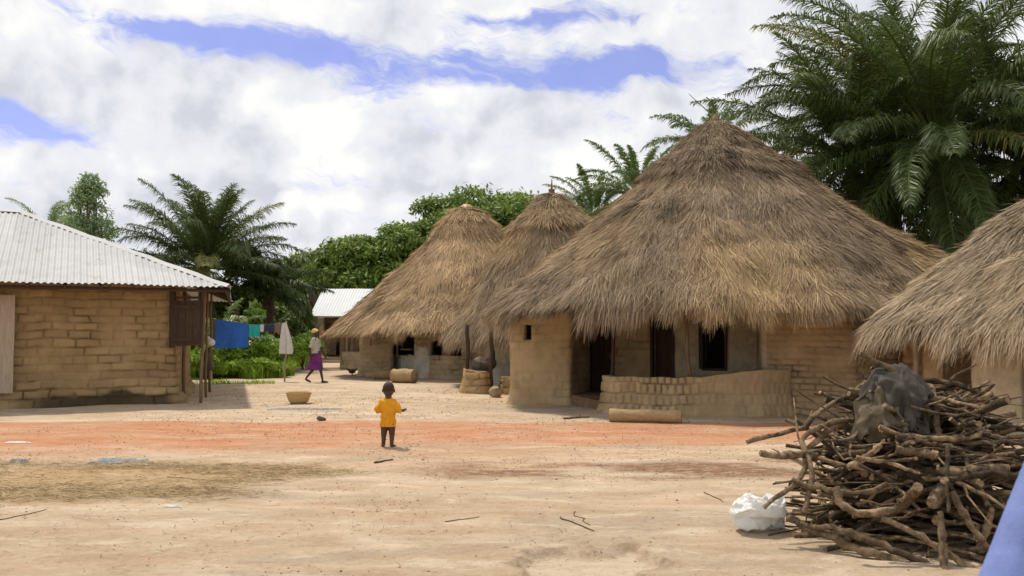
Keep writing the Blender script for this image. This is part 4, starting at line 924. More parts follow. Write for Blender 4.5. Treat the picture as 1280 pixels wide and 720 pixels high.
def sf(co): co = co.copy(); co[:, 1] *= .85; a_ = np.arctan2(co[:, 1], co[:, 0]); k = sst(.9, .4, co[:, 2]); co[:, :2] *= (1+.06*np.sin(a_*7+co[:, 2]*3)*k)[:, None]; co[:, 0] += .05*k*np.sign(co[:, 0])*.6; return co
merged('wrap_skirt', mb, M['skirt'], WM, .014, 2, fine=sf)
mb = MB(); ell(mb, (-.01, 0, 1.585), (.108, .09, .075)); ell(mb, (-.10, 0, 1.57), (.05, .05, .045)); ell(mb, (-.03, 0, 1.62), (.08, .08, .05)); merged('headscarf', mb, M['wrap_yellow'], WM, .010, 2)
# ---- bystander in blue close on the right
BP = empty('person', (1.13, 1.62, 0), .1)
tag(BP, 'bystander in a light blue shirt cut off by the lower right corner', 'person')
mb = MB()
for sg in (-1, 1):
    capsule(mb, (sg*.09, 0, .84), (sg*.10, .01, .46), .085, .055); capsule(mb, (sg*.10, .01, .46), (sg*.10, -.01, .09), .055, .038); ell(mb, (sg*.11, .06, .04), (.045, .12, .04))
ell(mb, (0, 0, .90), (.16, .11, .13)); ell(mb, (0, 0, 1.10), (.14, .10, .2)); ell(mb, (0, 0, 1.24), (.17, .10, .09)); capsule(mb, (0, 0, 1.28), (0, .01, 1.40), .05, .048)
ell(mb, (0, .015, 1.49), (.078, .095, .115)); ell(mb, (0, .11, 1.47), (.014, .018, .02)); ell(mb, (0, .06, 1.43), (.05, .05, .05))
for sg in (-1, 1):
    ell(mb, (sg*.08, .01, 1.48), (.012, .02, .03)); capsule(mb, (sg*.17, 0, 1.26), (sg*.30, -.02, .99), .045, .037); capsule(mb, (sg*.30, -.02, .99), (sg*.20, .16, .86), .035, .025); hand(mb, (sg*.20, .16, .86), (-sg*.5, .8, 0), (0, 0, -1), 1)
merged('body', mb, M['skin'], BP, .008, 2)
mb = MB(); mb.tube([(0, 0, .76), (0, 0, .95), (0, 0, 1.1), (0, 0, 1.24), (0, 0, 1.31), (0, 0, 1.335)], [.185, .175, .175, .185, .13, .065], 24)
for sg in (-1, 1): capsule(mb, (sg*.165, 0, 1.262), (sg*.315, -.02, .96), .072, .078)
def bf(co): co = co.copy(); co[:, 1] *= np.where(np.abs(co[:, 0]) < .17, .72, 1); f_ = 1-np.abs(2*vnoise(np.stack([co[:, 0]*9+co[:, 2]*7, co[:, 1]*9, co[:, 2]*3-co[:, 0]*4], -1), 3)-1); co[:, 0] += .012*(f_-.5); co[:, 1] += .012*(f_-.5); return co
merged('shirt', mb, M['shirt_blue'], BP, .009, 3, fine=bf)
mb = MB()
for sg in (-1, 1): mb.tube([(sg*.09, 0, .88), (sg*.095, 0, .5), (sg*.10, 0, .08)], [.12, .085, .075], 14)
merged('trousers', mb, M['trousers'], BP, .012, 2)
mb = MB(); ell(mb, (0, .0, 1.53), (.090, .102, .092)); merged('hair', mb, M['hair'], BP, .01, 1)
# ---- hen
h0 = G(440, 470); HN = empty('hen', (h0[0], h0[1], gz(*h0[:2]))); tag(HN, 'small dark hen pecking on bare earth beside the brick wall', 'hen')
mb = MB(); ell(mb, (0, 0, .17), (.13, .075, .08)); capsule(mb, (.08, 0, .19), (.15, 0, .24), .045, .03); ell(mb, (.17, 0, .25), (.035, .025, .028)); capsule(mb, (-.08, 0, .20), (-.20, 0, .27), .05, .02)
for sg in (-1, 1): capsule(mb, (0, sg*.03, .12), (.01, sg*.03, .01), .012, .009); capsule(mb, (.01, sg*.03, .01), (.05, sg*.035, .008), .007, .006)
merged('body', mb, M['feathers'], HN, .008, 1)
mb = MB(); mb.tube([(.20, 0, .245), (.225, 0, .235)], [.010, .002], 5); mb.build('beak', M['basket'], HN)
# ---- rocks
def rock(px, py, size, label, seed, mat='stone', name='rock', dz=0, group=None, D=None, flat=1):
    p = G(px, py) if D is None else P(px, py, D); r = np.random.default_rng(seed); mb = MB(); ell(mb, (0, 0, 0), (1, 1, 1), n=24)
    V = mb.V[0]; d = 1+.55*(fbm(V*1.3+seed, 3, seed)-.5)*2*.6+.12*(fbm(V*4+seed, 2, seed+1)-.5); V = V*d[:, None]*np.array(size)
    # flatten facets
    V = V*(1+.25*(fbm(V/np.max(size)*1.7+seed, 3, seed+2)-.5)*2)[:, None]
    for _ in range(12):
        nn = nrm(r.normal(size=3)); lim = (V @ nn).max()*r.uniform(.70, .92); e = np.maximum(V @ nn-lim, 0); V = V-e[:, None]*nn*.9
    mb.V[0] = V; z = V[:, 2].min()
    o = mb.build(name, M[mat], None, True); zz = (gz(p[0], p[1]) if D is None else p[2])
    o.location = (p[0], p[1]+size[1], zz-z*.85+dz); o.rotation_euler = (r.uniform(-.12, .12), r.uniform(-.25, .25), r.uniform(0, 6)); tag(o, label, 'rock', group); return o
rock(619, 496, (.17, .15, .14), 'round stone lying in front of the spiked hut', 1)
rock(400, 527, (.13, .08, .045), 'grey brown stone on the earth below the basket', 2, 'darkstone')
rock(600, 486, (.24, .15, .03), 'flat pale slab on the ground left of the round stone', 3, 'stone')
rock(598, 466, (.28, .2, .2), 'dark rounded stone heaped on the low mud wall', 5, 'darkstone', D=23.9)
rock(611, 464, (.22, .2, .22), 'dark stone resting beside the porch post of the spiked hut', 6, 'darkstone', D=24.2)
rock(590, 470, (.2, .2, .12), 'small brown stone at the left end of the low mud wall', 7, 'darkstone', D=23.9)
rock(737, 509, (.34, .2, .06), 'flat stone step before the dark doorway', 8, 'stone')
# ---- two log drums
for (px_, py_, rad, L, az, lab, sd) in ((481, 474, .17, .75, -.15, 'left smaller log drum lying on its side by the plastered wall', 1), (504, 479.5, .22, .75, -.45, 'right larger log drum with its hollow end showing', 2)):
    p = G(px_, py_); mb = MB(); d = np.array([math.cos(az), math.sin(az), 0]); c = np.array([0, 0, rad*.96]); t = np.linspace(-.5, .5, 11)[:, None]
    mb.tube(c+d*L*t, rad*(1+.07*np.cos(t[:, 0]*9)+.03*np.sin(t[:, 0]*23)), 18, caps=False)
    mb.tube(c+d*L*np.linspace(.5, .30, 4)[:, None], [rad*1.0, rad*.80, rad*.76, rad*.74], 18, a=.2); mb.tube(c+d*L*np.linspace(-.5, -.48, 2)[:, None], [rad, rad*.7], 18)
    o = mb.build('log_drum', M['log_wood'], None, True, origin=None); o.location = (p[0], p[1]+rad, gz(p[0], p[1])); tag(o, lab, 'log drum', 'log drums by the plastered wall')
# ---- basket
p = G(370.5, 504); mb = MB(); n_ = 36; prof = [(0, .012), (.15, .0), (.20, .04), (.238, .13), (.262, .215), (.270, .235), (.258, .240), (.245, .215), (.222, .13), (.185, .05), (.13, .02), (0, .02)]
V = []; tn = []
for (r_, z_) in prof:
    for k in range(n_*2):
        a_ = k/(n_*2)*2*PI; bump_ = (.006 if k % 2 else -.002)*(r_ > .16); V.append([(r_+bump_)*math.cos(a_), (r_+bump_)*math.sin(a_), z_]); tn.append(.2 if k % 2 == 0 else .8)
m_ = n_*2; Q = [[i*m_+k, i*m_+(k+1) % m_, (i+1)*m_+(k+1) % m_, (i+1)*m_+k] for i in range(len(prof)-1) for k in range(m_)]
BK = empty('basket', (p[0], p[1]+.2, gz(p[0], p[1])), 0); tag(BK, 'round woven cane basket sitting on the bare earth', 'basket')
mb.add(V, Q, a=tn); mb.build('bowl', M['basket'], BK)
mb = MB(); an = np.linspace(0, 2*PI, 41); mb.tube(np.stack([.268*np.cos(an), .268*np.sin(an), an*0+.238], 1), .013, 6, caps=False); mb.build('rim', M['basket'], BK, True)
# ---- washing line
la = P(264, 398, 28.6); lb = P(357, 403, 29.2)
mb = MB(); t = np.linspace(0, 1, 24)[:, None]; ln = la+(lb-la)*t; ln[:, 2] -= .16*4*t[:, 0]*(1-t[:, 0])*.8; mb.tube(ln, .006, 4)
tag(mb.build('washing_line', M['rope'], None), 'thin washing line stretched from the porch to a stick', 'washing line')
mb = MB(); q = P(353.5, 468, 29.0); wobble_pole(mb, (q[0], 29.25, -.05), (lb[0], 29.25, lb[2]+.05), .03, .022, seed=3, amp=.03)
tag(mb.build('line_pole', M['grey_wood'], None, True), 'crooked stick holding up the right end of the washing line', 'pole')
mb = MB(); q = P(266, 468, 28.6); wobble_pole(mb, (q[0]-.05, 28.65, -.05), (la[0]-.03, 28.65, la[2]+.05), .03, .022, seed=4, amp=.03)
tag(mb.build('line_pole', M['grey_wood'], None, True), 'stick holding up the left end of the washing line near the porch', 'pole')
def online(px):
    x = (px-640)/F; best = ln[np.argmin(np.abs(ln[:, 0]/ln[:, 1]-x))]; return np.array([x*best[1], best[1], best[2]])
def hung(px0, px1, py1, mat, name, label, seed, fold=.03, bottom=0, group='clothes on the washing line', taper=0, rag=0):
    a = online(px0); b = online(px1); w = 24; h = 22; bot = P(px0, py1, a[1])[2]; V = []
    r = np.random.default_rng(seed)
    for side in (0, 1):
        for j in range(h+1):
            f = j/h
            for i in range(w+1):
                u = i/w; tp = a+(b-a)*u; z1 = bot+bottom*u+rag*math.sin(u*11+seed)*.5; cx = (a+b)/2
                x = tp[0]+((a[0]*.75+b[0]*.25)-tp[0])*taper*(1-f)**1.6; z = tp[2]+.004+(z1-tp[2])*f*(1 if side == 0 else .93)
                y = tp[1]+(-.008 if side == 0 else .012)-(1 if side == 0 else -.6)*fold*f**.6*(.5+math.sin(u*PI*3.3+seed+f*.8)+.5*math.sin(u*17+seed*2+f*2))*.6
                V.append([x, y, z])
    V = np.array(V); o_ = (w+1)*(h+1); Q = []
    for s_ in (0, 1):
        for j in range(h):
            for i in range(w): k = s_*o_+j*(w+1)+i; Q.append([k, k+1, k+w+2, k+w+1])
    for i in range(w): Q.append([i, i+1, o_+i+1, o_+i])
    c = V[0].copy(); mb = MB(); mb.add(V, Q); o = mb.build(name, M[mat], None, True, origin=tuple(c)); tag(o, label, 'laundry', group); return o
hung(269.5, 310.5, 436, 'blue_cloth', 'hanging_cloth', 'large plain blue cloth hanging on the washing line', 1, .03, .03)
hung(311.5, 325, 421, 'teal_cloth', 'hanging_cloth', 'small teal cloth next to the large blue cloth', 2, .02)
hung(325.5, 330, 415, 'white_cloth', 'hanging_cloth', 'tiny white cloth right of the teal cloth', 3, .02)
hung(331, 343, 414, 'navy_cloth', 'hanging_cloth', 'small dark blue garment in the middle of the line', 4, .03, rag=.1)
hung(343, 354, 417, 'brown_cloth', 'hanging_cloth', 'small brown garment left of the white dress', 5, .03, rag=.08)
hung(265, 269, 428, 'brown_cloth', 'hanging_cloth', 'narrow pinkish brown cloth at the left end of the line', 6, .02)
hung(350, 367, 442, 'white_cloth', 'hanging_dress', 'long white dress hanging at the right end of the line', 7, .07, -.02, taper=.75)
# bundle hung from the porch post
p = P(261, 447, 22.6); mb = MB(); ell(mb, (0, 0, 0), (.13, .11, .24)); ell(mb, (.02, 0, -.2), (.12, .10, .12))
o = merged('sack', mb, M['rag_olive'], None, .02, 1, at=tuple(p), fine=lambda co: co*(1+.18*(fbm(co*9, 2, 4)-.5))[:, None]); tag(o, 'dark sack hanging from a porch post of the mud brick house', 'sack')
p = P(263, 428, 22.5); mb = MB(); ell(mb, (0, 0, 0), (.11, .10, .10)); ell(mb, (-.06, 0, .08), (.06, .06, .07))
o = merged('cloth_bundle', mb, M['white_cloth'], None, .02, 1, at=tuple(p), fine=lambda co: co*(1+.3*(fbm(co*12, 2, 6)-.5))[:, None]); tag(o, 'white cloth bundle tied above the dark sack', 'bundle')
# ---- rags on the ground
def ground_rag(px0, px1, py, depth, mat, label, seed, name='ground_cloth', rise=.03):
    a = G(px0, py); b = G(px1, py); w = b[0]-a[0]; n1, n2 = 60, 30; u, v = np.meshgrid(np.linspace(-1, 1, n1), np.linspace(-1, 1, n2))
    cx = (a[0]+b[0])/2; wv = fbm(np.stack([u*1.5, v*1.5], -1), 3, seed); X = cx+u*w/2*(1+.4*(wv-.5))+.12*w*(wv-.5); Y = a[1]+v*depth/2*(1-.55*sst(-.2, 1, u))*(1+.8*(wv-.5))-.15*w*u*.3
    hh = fbm(np.stack([u*5, v*4], -1), 4, seed+1); rid = 1-np.abs(2*hh-1); Z = gh(X, Y)+.005+(rise*sst(.72, 1, rid)*1.0+rise*.15*wv)*sst(1, .75, np.abs(u))*sst(1, .6, np.abs(v))
    i = (np.arange(n2-1)[:, None]*n1+np.arange(n1-1)[None]).ravel(); V = np.stack([X, Y, Z], -1).reshape(-1, 3); mb = MB()
    mb.add(V, np.stack([i, i+1, i+n1+1, i+n1], 1), a=np.clip(hh, 0, 1).ravel()); o = mb.build(name, M[mat], None, True, origin=(cx, a[1], 0)); tag(o, label, 'cloth')
ground_rag(112, 190, 577, .36, 'ground_cloth', 'crumpled grey blue cloth lying on the ground left of the child', 3)
ground_rag(335, 425, 511, .55, 'ground_cloth', 'flat grey sheet on the ground beneath and beside the basket', 4, rise=.02)
ground_rag(12, 36, 576, .16, 'ground_cloth', 'small grey scrap of litter near the left edge', 5, 'litter_scrap')
ground_rag(6, 38, 553, .10, 'white_cloth', 'thin whitish strip of litter on the red earth', 6, 'litter_scrap', .015)
ground_rag(205, 228, 635, .07, 'white_cloth', 'tiny pale scrap in the left foreground', 8, 'litter_scrap', .012)
# ---- lone twigs on the ground
for i, (a, b2, r_, lab) in enumerate((((468, 581), (491, 577), .012, 'short stick lying in front of the child'), ((556, 655), (600, 648), .004, 'thin twig left of the worn hollow'), ((700, 648), (742, 668), .006, 'bent twig beside the worn hollow in the foreground'), ((715, 640), (736, 660), .004, 'thin curved twig touching the bent twig'), ((705, 525), (737, 524), .02, 'short grey stick at the foot of the largest hut'), ((499, 516), (508, 514), .03, 'dark leafy scrap right of the child'), ((960, 672), (1010, 662), .006, 'thin twig under the plastic bag'), ((880, 618), (905, 630), .005, 'small twig between the hollow and the bag'), ((0, 655), (60, 640), .004, 'straw stem in the left foreground'), ((210, 598), (290, 603), .004, 'long dark stalk lying across the straw'))):
    A0 = G(*a); B0 = G(*b2); t = np.linspace(0, 1, 7)[:, None]; pts = A0+(B0-A0)*t; r = np.random.default_rng(i); pts += r.normal(0, .018, pts.shape)*np.array([1, 1, 0])*np.linalg.norm(B0-A0)
    pts[:, 2] = gh(pts[:, 0], pts[:, 1])+r_*.9; mb = MB(); mb.tube(pts, np.linspace(r_, r_*.6, 7), 6, a=.3); o = mb.build('twig', M['stick'], None, True, origin=tuple(pts[0])); tag(o, lab, 'twig')
# ================================================================== firewood pile
PC = np.array([3.14, 7.08, 0.])
def branch(pts, r0, r1, seed, label, name='branch', tone=.5, sides=9, group='sticks of the firewood pile', fork=None):
    r = np.random.default_rng(seed); pts = np.array(pts, float); k = len(pts); m_ = 15; t = np.linspace(0, k-1, m_)
    # catmull style smoothing
    q = np.stack([np.interp(t, np.arange(k), pts[:, a]) for a in range(3)], 1)
    q[1:-1] = (q[:-2]+2*q[1:-1]+q[2:])/4
    L = np.linalg.norm(q[-1]-q[0]); q[1:-1] += r.normal(0, .007, (m_-2, 3))*min(1, L)
    rad = np.linspace(r0, r1, m_)*(1+.07*r.normal(size=m_)); kn = r.integers(2, m_-2, 2); rad[kn] *= 1.22
    mb = MB(); mb.tube(q, rad, sides, a=np.clip(tone+.3*(np.repeat(r.random(m_), sides)-.5), 0, 1), wob=.15, caps=False)
    for e_, i_ in ((0, 1), (-1, -2)):       # pale sawn or snapped ends
        d_ = nrm(q[e_]-q[i_]); u_ = nrm(np.cross(d_, [0.1, .2, 1.])); w_ = np.cross(d_, u_); an = np.arange(8)/8*2*PI; rr2 = rad[e_]*1.02
        ring = q[e_]+(np.cos(an)*rr2)[:, None]*u_+(np.sin(an)*rr2)[:, None]*w_+d_*(rr2*.5*r.uniform(-.4, .6, 8))[:, None]*.6
        mb.add(np.concatenate([ring, [q[e_]+d_*rr2*.1]]), None, [[k_, (k_+1) % 8, 8] for k_ in range(8)], a=.8+tone*.4)
    if fork is not None:
        i = int(fork*(m_-1)); d = nrm(q[min(i+1, m_-1)]-q[i-1]); s_ = nrm(np.cross(d, r.normal(size=3))); Lf = L*r.uniform(.15, .35)
        fp = [q[i], q[i]+(d*.6+s_*.6)*Lf*.5, q[i]+(d*1.2+s_*.8)*Lf]; mb.tube(fp, [rad[i]*.7, rad[i]*.5, rad[i]*.3], 7, a=tone)
    o = mb.build(name, M['stick'], None, True, origin=tuple(q[0])); tag(o, label, 'firewood', group); return o
def Pm(px, py, D): return P(px, py, D)
key = [
 ([(934, 553, 6.9), (960, 545, 6.95), (1000, 538, 7.0), (1035, 505, 7.1), (1060, 495, 7.3), (1085, 480, 7.4)], .017, .02, 'long bent branch reaching farthest left toward the bag', .7),
 ([(950, 567, 6.7), (975, 571, 6.72), (1000, 567, 6.75), (1020, 572, 6.85)], .022, .028, 'grey stub pointing left in the middle of the pile', .75),
 ([(1225, 690, 6.2), (1232, 660, 6.2), (1240, 640, 6.25), (1202, 566, 6.5)], .026, .02, 'straight pale branch leaning steeply on the right side of the pile', .8),
 ([(1160, 503, 6.9), (1200, 500, 6.9), (1262, 498, 6.85)], .013, .012, 'thin straight pole sticking out right near the top of the pile', .95),
 ([(1225, 541, 6.7), (1255, 549, 6.7), (1300, 560, 6.65)], .018, .022, 'horizontal branch end poking out at the right side', .85),
 ([(1045, 610, 6.2), (1050, 630, 6.15), (1072, 642, 6.1), (1118, 638, 6.1)], .028, .022, 'curved pale branch like a hook low on the front of the pile', .9),
 ([(1103, 648, 6.1), (1150, 668, 6.05), (1190, 697, 6.0), (1222, 716, 5.95)], .018, .022, 'long pale branch running down to the lower right of the pile', .85),
 ([(985, 648, 6.6), (1030, 668, 6.4), (1085, 690, 6.2), (1140, 708, 6.1)], .026, .030, 'thick branch along the foot of the pile', .6),
 ([(1000, 655, 6.5), (1060, 664, 6.3), (1120, 690, 6.15), (1160, 705, 6.1)], .020, .024, 'dark branch lying above the foot branch', .4),
 ([(955, 635, 6.6), (990, 610, 6.6), (1012, 580, 6.7), (1000, 565, 6.8), (1040, 535, 6.9), (1060, 525, 7.0)], .016, .022, 'crooked branch rising on the left side of the pile', .7),
 ([(1005, 640, 6.5), (1020, 590, 6.6), (1000, 548, 6.8), (1035, 527, 6.9), (1080, 524, 6.95)], .018, .02, 'bowed branch curling around the left shoulder of the pile', .6),
 ([(1120, 545, 6.6), (1160, 548, 6.55), (1190, 550, 6.5), (1222, 546, 6.55), (1228, 535, 6.6)], .022, .018, 'pale knotted branch across the upper front', .95),
 ([(1060, 585, 6.3), (1085, 570, 6.3), (1100, 557, 6.35)], .022, .018, 'short pale forked stick in the centre left', .9),
 ([(1070, 572, 6.3), (1110, 578, 6.25), (1150, 592, 6.2)], .016, .010, 'slender pale stick in the centre', .85),
 ([(1185, 558, 6.4), (1184, 600, 6.2), (1186, 640, 6.1)], .014, .012, 'dark upright stick at the middle right', .15),
 ([(1190, 615, 6.2), (1215, 660, 6.1), (1240, 690, 6.05)], .022, .018, 'branch slanting down beside the steep pale one', .65),
 ([(1175, 640, 6.1), (1178, 675, 6.0), (1180, 700, 5.95), (1182, 722, 5.9)], .02, .024, 'short branch pointing down at the front foot', .5),
 ([(1120, 562, 6.5), (1150, 566, 6.45), (1172, 570, 6.4)], .030, .032, 'thick short log end facing left of the knotted branch', .7),
 ([(1045, 500, 7.2), (1033, 495, 7.2), (1025, 490, 7.15)], .018, .012, 'short forked tip near the rags on the upper left', .6),
 ([(1150, 515, 6.9), (1180, 510, 6.9), (1200, 525, 6.9)], .03, .03, 'thick log end just right of the rags', .5),
 ([(1235, 565, 6.7), (1250, 575, 6.75), (1262, 570, 6.8)], .04, .035, 'dark thick stump end at the right side of the pile', .2),
 ([(1195, 498, 7.1), (1215, 492, 7.1), (1225, 488, 7.1)], .028, .022, 'stub sticking up at the top right of the pile', .3),
 ([(1240, 600, 6.6), (1280, 590, 6.6), (1310, 590, 6.6)], .016, .02, 'branch running off the right edge of the picture', .6),
 ([(990, 600, 6.6), (1030, 612, 6.5), (1080, 618, 6.4), (1110, 605, 6.35)], .02, .018, 'branch lying level across the lower left', .55),
]
for i, (pt, r0, r1, lab, tn) in enumerate(key): branch([Pm(*q) for q in pt], r0, r1, 700+i, lab, tone=tn, fork=.6 if i in (1, 9, 12, 19) else None)
r = np.random.default_rng(99); cnt = 0
def envelope(z): return .96*math.sqrt(max(0, 1-(z/1.14)**1.5))
NS = 300
for i in range(NS):
    f = (i+.5)/NS; z = .03+1.02*f**1.2; R_ = envelope(z)
    side = r.random() < .35; az = r.normal(-.1, .6) if not side else r.uniform(0, PI)
    # stand-off from the centre line, perpendicular to the stick
    off = r.uniform(-1, 1)*(R_*.92); d = np.array([math.cos(az), math.sin(az), r.normal(0, .17)]); pn = np.array([-math.sin(az), math.cos(az), 0])
    half = math.sqrt(max(.04, R_**2-off**2))*r.uniform(.75, 1.12)+.04; sh_ = r.normal(0, .10); c = PC+pn*off*1.0+d*sh_+np.array([0, 0, z])
    curve = r.normal(0, .15); c2 = r.normal(0, .08); kx = r.uniform(-.5, .5); kb = r.normal(0, .22)
    ts = np.linspace(-1, 1, 6); pts = [c+d*half*t+pn*curve*(t*t-.4)+np.array([0, 0, 1.])*c2*(t*t-.4)+pn*kb*max(0, t-kx)+np.array([0, 0, .6])*kb*max(0, -t-kx) for t in ts]
    pts = np.array(pts); pts[:, 2] = np.maximum(pts[:, 2], .02)
    rr_ = r.choice([.006, .010, .015, .022, .034], p=[.20, .29, .28, .17, .06]); rings = r.choice([r.uniform(0, .35), r.uniform(.3, .95)])
    branch(pts, rr_*r.uniform(.9, 1.2), rr_*r.uniform(.55, .9), 1000+i, 'bare crooked stick stacked in the firewood pile', tone=rings, sides=7, fork=r.uniform(.3, .8) if r.random() < .3 else None)
# rags on top
def cloth_thing(p, c, rz, mat, label, name, cat, group=None, closed=False, thick=.006, sc=(1, 1, 1), crease=0, cs=5):
    m_, n_ = p.shape[0]-1, p.shape[1]-1; a = p*np.array(sc)
    if crease:      # creases run along and across the weave
        gv, gu = np.gradient(a, axis=(0, 1)); nn_ = nrm(np.cross(gu, gv)); v, u = np.meshgrid(np.linspace(0, 1, m_+1), np.linspace(0, 1, n_+1), indexing='ij')
        w_ = fbm(np.stack([u*3, v*3], -1), 3, cs)*1.6; per = np.cos(2*PI*u)*.8 if closed else u; per2 = np.sin(2*PI*u)*.8 if closed else u*0
        f1 = 1-np.abs(2*vnoise(np.stack([per*4+w_*2.2, v*11+w_*2, per2*4], -1), cs+1)-1); f2 = 1-np.abs(2*vnoise(np.stack([per*13+w_*4, v*5+w_*3, per2*13], -1), cs+2)-1)
        f3 = 1-np.abs(2*vnoise(np.stack([per*24+w_*6, v*22+w_*4, per2*24], -1), cs+3)-1)
        a = a+nn_*(crease*((f1**1.5-.4)*1.7+(f2**2-.4)*.55+(f3-.5)*(.9 if closed else .12)))[..., None]
        sh0 = 2; 
        for _ in range(1): a[1:-1, 1:-1] = (a[1:-1, 1:-1]*2+a[:-2, 1:-1]*.5+a[2:, 1:-1]*.5+a[1:-1, :-2]*.5+a[1:-1, 2:]*.5)/4
    if closed: a = a[:, :n_].copy(); Q = [[j*n_+i, j*n_+(i+1) % n_, (j+1)*n_+(i+1) % n_, (j+1)*n_+i] for j in range(m_) for i in range(n_)]
    else: Q = [[j*(n_+1)+i, j*(n_+1)+i+1, (j+1)*(n_+1)+i+1, (j+1)*(n_+1)+i] for j in range(m_) for i in range(n_)]
    a = a.reshape(-1, 3); mb = MB(); mb.add(a, Q, a=.3+.5*fbm(a*9, 3, 4)); o = mb.build(name, M[mat], None, not closed); o.location = tuple(c); o.rotation_euler = (0, 0, rz)
    if thick: sd = o.modifiers.new('t', 'SOLIDIFY'); sd.thickness = thick
    if not closed: ss_ = o.modifiers.new('s', 'SUBSURF'); ss_.levels = 1; ss_.render_levels = 1
    tag(o, label, cat, group); return o
pbg = G(950, 668)
cloth_thing(BAGP, (pbg[0], pbg[1]+.08, gz(pbg[0], pbg[1])-float(BAGP[:, :-1, 2].min())*1.15-.008), .35, 'plastic', 'crumpled white plastic bag on the ground beside the firewood', 'plastic_bag', 'plastic bag', closed=True, thick=0, sc=(1.1, 1.1, 1.15), crease=.014, cs=9)
qc = P(1110, 545, 6.95); gp = 'old clothes on top of the firewood'
cloth_thing(RAG1, (qc[0]-.05, qc[1]-.05, 1.02), .5, 'rag_olive', 'crumpled olive brown rag hanging under the grey garment on the woodpile', 'rag', 'rag', gp, sc=(.70, .72, .88))
cloth_thing(RAG2, (qc[0]+.03, qc[1]-.02, 1.075), -.1, 'rag_grey', 'dark grey old garment draped over the very top of the woodpile', 'rag', 'rag', gp, sc=(.80, .85, .98))
cloth_thing(RAG1, (qc[0]+.20, qc[1]+.02, .99), 3.5, 'rag_olive', 'brown rag hanging on the right shoulder of the woodpile', 'rag', 'rag', gp, sc=(.42, .5, .7))
# ================================================================== light and sky
SE = math.radians(64); SAZ = math.radians(-38)      # azimuth from +Y, negative = left
sv = Vector((math.sin(SAZ)*math.cos(SE), math.cos(SAZ)*math.cos(SE), math.sin(SE)))
ld = bpy.data.lights.new('sun', 'SUN'); ld.energy = 3.7; ld.angle = math.radians(2.5); ld.color = (1, .91, .78)
lo = bpy.data.objects.new('sun', ld); COL.objects.link(lo); lo.rotation_euler = sv.to_track_quat('Z', 'Y').to_euler()
w = bpy.data.worlds.new('World'); S.world = w; w.use_nodes = True; nt = w.node_tree; n = NT(nt); bg = nt.nodes['Background']
sky = n.node('ShaderNodeTexSky', sky_type='NISHITA'); sky.sun_disc = False; sky.sun_elevation = SE; sky.sun_rotation = SAZ; sky.air_density = 1; sky.dust_density = .6; sky.ozone_density = 2.5
tc = n.node('ShaderNodeTexCoord').outputs['Generated']; sp_ = n.node('ShaderNodeSeparateXYZ'); nt.links.new(tc, sp_.inputs[0]); dx, dy, dz = sp_.outputs
az = n.m('ARCTAN2', dx, dy); el = n.m('ARCSINE', dz)
wn = n.node('ShaderNodeTexNoise'); wn.inputs['Scale'].default_value = 7; wn.inputs['Detail'].default_value = 4; wn.inputs['Roughness'].default_value = .6; nt.links.new(tc, wn.inputs['Vector'])
ws = n.node('ShaderNodeSeparateColor'); nt.links.new(wn.outputs['Color'], ws.inputs[0])
au = n.m('ADD', az, n.m('MULTIPLY', n.m('SUBTRACT', ws.outputs[0], .5), .13)); ev = n.m('ADD', el, n.m('MULTIPLY', n.m('SUBTRACT', ws.outputs[1], .5), .085))
uv_ = n.node('ShaderNodeCombineXYZ'); nt.links.new(au, uv_.inputs[0]); nt.links.new(ev, uv_.inputs[1])
def blob(px, py, a, b, wt=1.0):
    u0 = math.atan((px-640)/F); v0 = math.atan((418-py)/F)
    mp = n.node('ShaderNodeMapping', vector_type='TEXTURE'); mp.inputs['Location'].default_value = (u0, v0, 0); mp.inputs['Scale'].default_value = (a*1.6/F, b*1.6/F, 1)
    nt.links.new(uv_.outputs[0], mp.inputs['Vector']); gr = n.node('ShaderNodeTexGradient', gradient_type='QUADRATIC_SPHERE'); nt.links.new(mp.outputs[0], gr.inputs[0])
    return n.m('MULTIPLY', gr.outputs['Fac'], wt*1.15)
def addall(l):
    r_ = l[0]
    for q in l[1:]: r_ = n.m('ADD', r_, q)
    return r_
clear = addall([blob(30, 180, 120, 34, 1.25), blob(240, 62, 190, 26, .95), blob(400, 80, 260, 44, .95), blob(690, 98, 240, 36, 1.2), blob(830, 84, 110, 40, 1.2), blob(610, 14, 190, 24, .95), blob(60, 30, 60, 30, .35), blob(640, 170, 260, 24, .40), blob(800, 20, 90, 16, .5)])
zz = n.m('ADD', n.m('MAXIMUM', dz, 0), .10); pv = n.node('ShaderNodeCombineXYZ'); nt.links.new(n.m('DIVIDE', dx, zz), pv.inputs[0]); nt.links.new(n.m('DIVIDE', dy, zz), pv.inputs[1])
gen = n.ss(el, .38, .6); clear = n.m('ADD', clear, n.m('MULTIPLY', gen, n.ss(n.noise(pv.outputs[0], 1.1, 2, .6), .48, .62, 0, .5)))
sv_ = n.node('ShaderNodeCombineXYZ'); nt.links.new(n.m('MULTIPLY', au, 6), sv_.inputs[0]); nt.links.new(n.m('MULTIPLY', n.m('ADD', ev, n.m('MULTIPLY', au, .12)), 17), sv_.inputs[1])
streak = n.noise(sv_.outputs[0], 1.4, 7, .68, .4)
def shifted(v, d):
    a_ = n.node('ShaderNodeVectorMath', operation='ADD'); nt.links.new(v, a_.inputs[0]); a_.inputs[1].default_value = d; return a_.outputs[0]
puff = n.noise(tc, 8.5, 7, .58, .15); puff2 = n.noise(shifted(tc, (-.014, 0, .020)), 8.5, 3, .58, .15)
relief = n.m('SUBTRACT', puff, puff2)
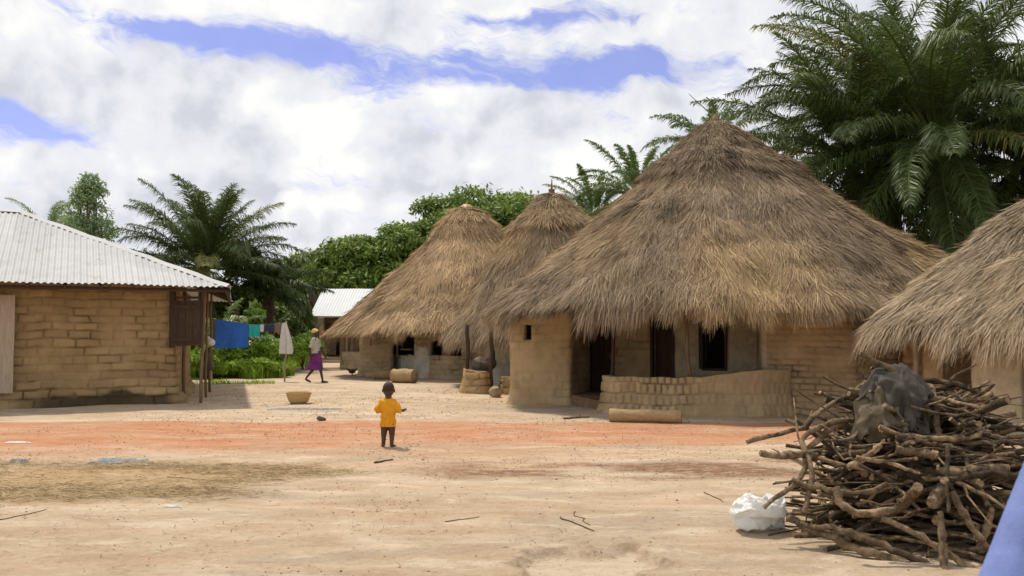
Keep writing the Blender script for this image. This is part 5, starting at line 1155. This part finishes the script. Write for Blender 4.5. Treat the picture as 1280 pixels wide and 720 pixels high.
cl = n.m('ADD', clear, n.m('ADD', n.m('MULTIPLY', n.m('SUBTRACT', streak, .5), 3.0), n.m('MULTIPLY', n.m('SUBTRACT', puff, .5), 1.5)))
mask = n.ss(cl, .26, 1.15, 0, .90)
bright = addall([blob(380, 152, 62, 38, 1.3), blob(405, 195, 60, 44, .9), blob(560, 126, 80, 30, .9), blob(430, 250, 90, 22, .8), blob(280, 10, 340, 40, .5), blob(600, 45, 170, 34, .5), blob(740, 212, 110, 34, .9), blob(110, 215, 90, 26, .5), blob(960, 50, 200, 60, .4), blob(60, 75, 110, 34, .4)])
dark = addall([blob(285, 178, 80, 28, .65), blob(368, 240, 80, 15, 1.0), blob(250, 225, 120, 34, .35), blob(110, 105, 140, 24, .35), blob(530, 232, 160, 20, .6), blob(400, 300, 300, 26, .35), blob(520, 175, 90, 14, .4)])
val = n.m('ADD', n.m('SUBTRACT', bright, dark), n.m('ADD', n.m('MULTIPLY', n.m('SUBTRACT', puff, .5), 2.0), n.m('ADD', n.m('MULTIPLY', relief, 4.2), n.m('MULTIPLY', n.m('SUBTRACT', streak, .5), .8))))
ccol = n.mix(n.ss(val, -.9, .2), (.66, .68, .75), (.86, .875, .915)); ccol = n.mix(n.ss(val, .1, .95), ccol, (1.02, 1.01, .985))
skc = n.mix(1.0, sky.outputs[0], (.115, .098, .140, 1), 'MULTIPLY')
res = n.mix(mask, ccol, skc)
w.cycles.sampling_method = 'NONE'
nt.links.new(res, bg.inputs[0]); bg.inputs[1].default_value = 1.0
# the sky texture reaches the background scaled by ~0.1 inside the tint above
S.view_settings.view_transform = 'Standard'; S.view_settings.look = 'None'; S.view_settings.exposure = 0; S.view_settings.gamma = 1
S.render.engine = 'CYCLES'; S.cycles.max_bounces = 5; S.cycles.diffuse_bounces = 2; S.cycles.transmission_bounces = 3; S.cycles.glossy_bounces = 1; S.cycles.use_light_tree = False; S.cycles.caustics_reflective = False; S.cycles.caustics_refractive = False; S.cycles.transparent_max_bounces = 4
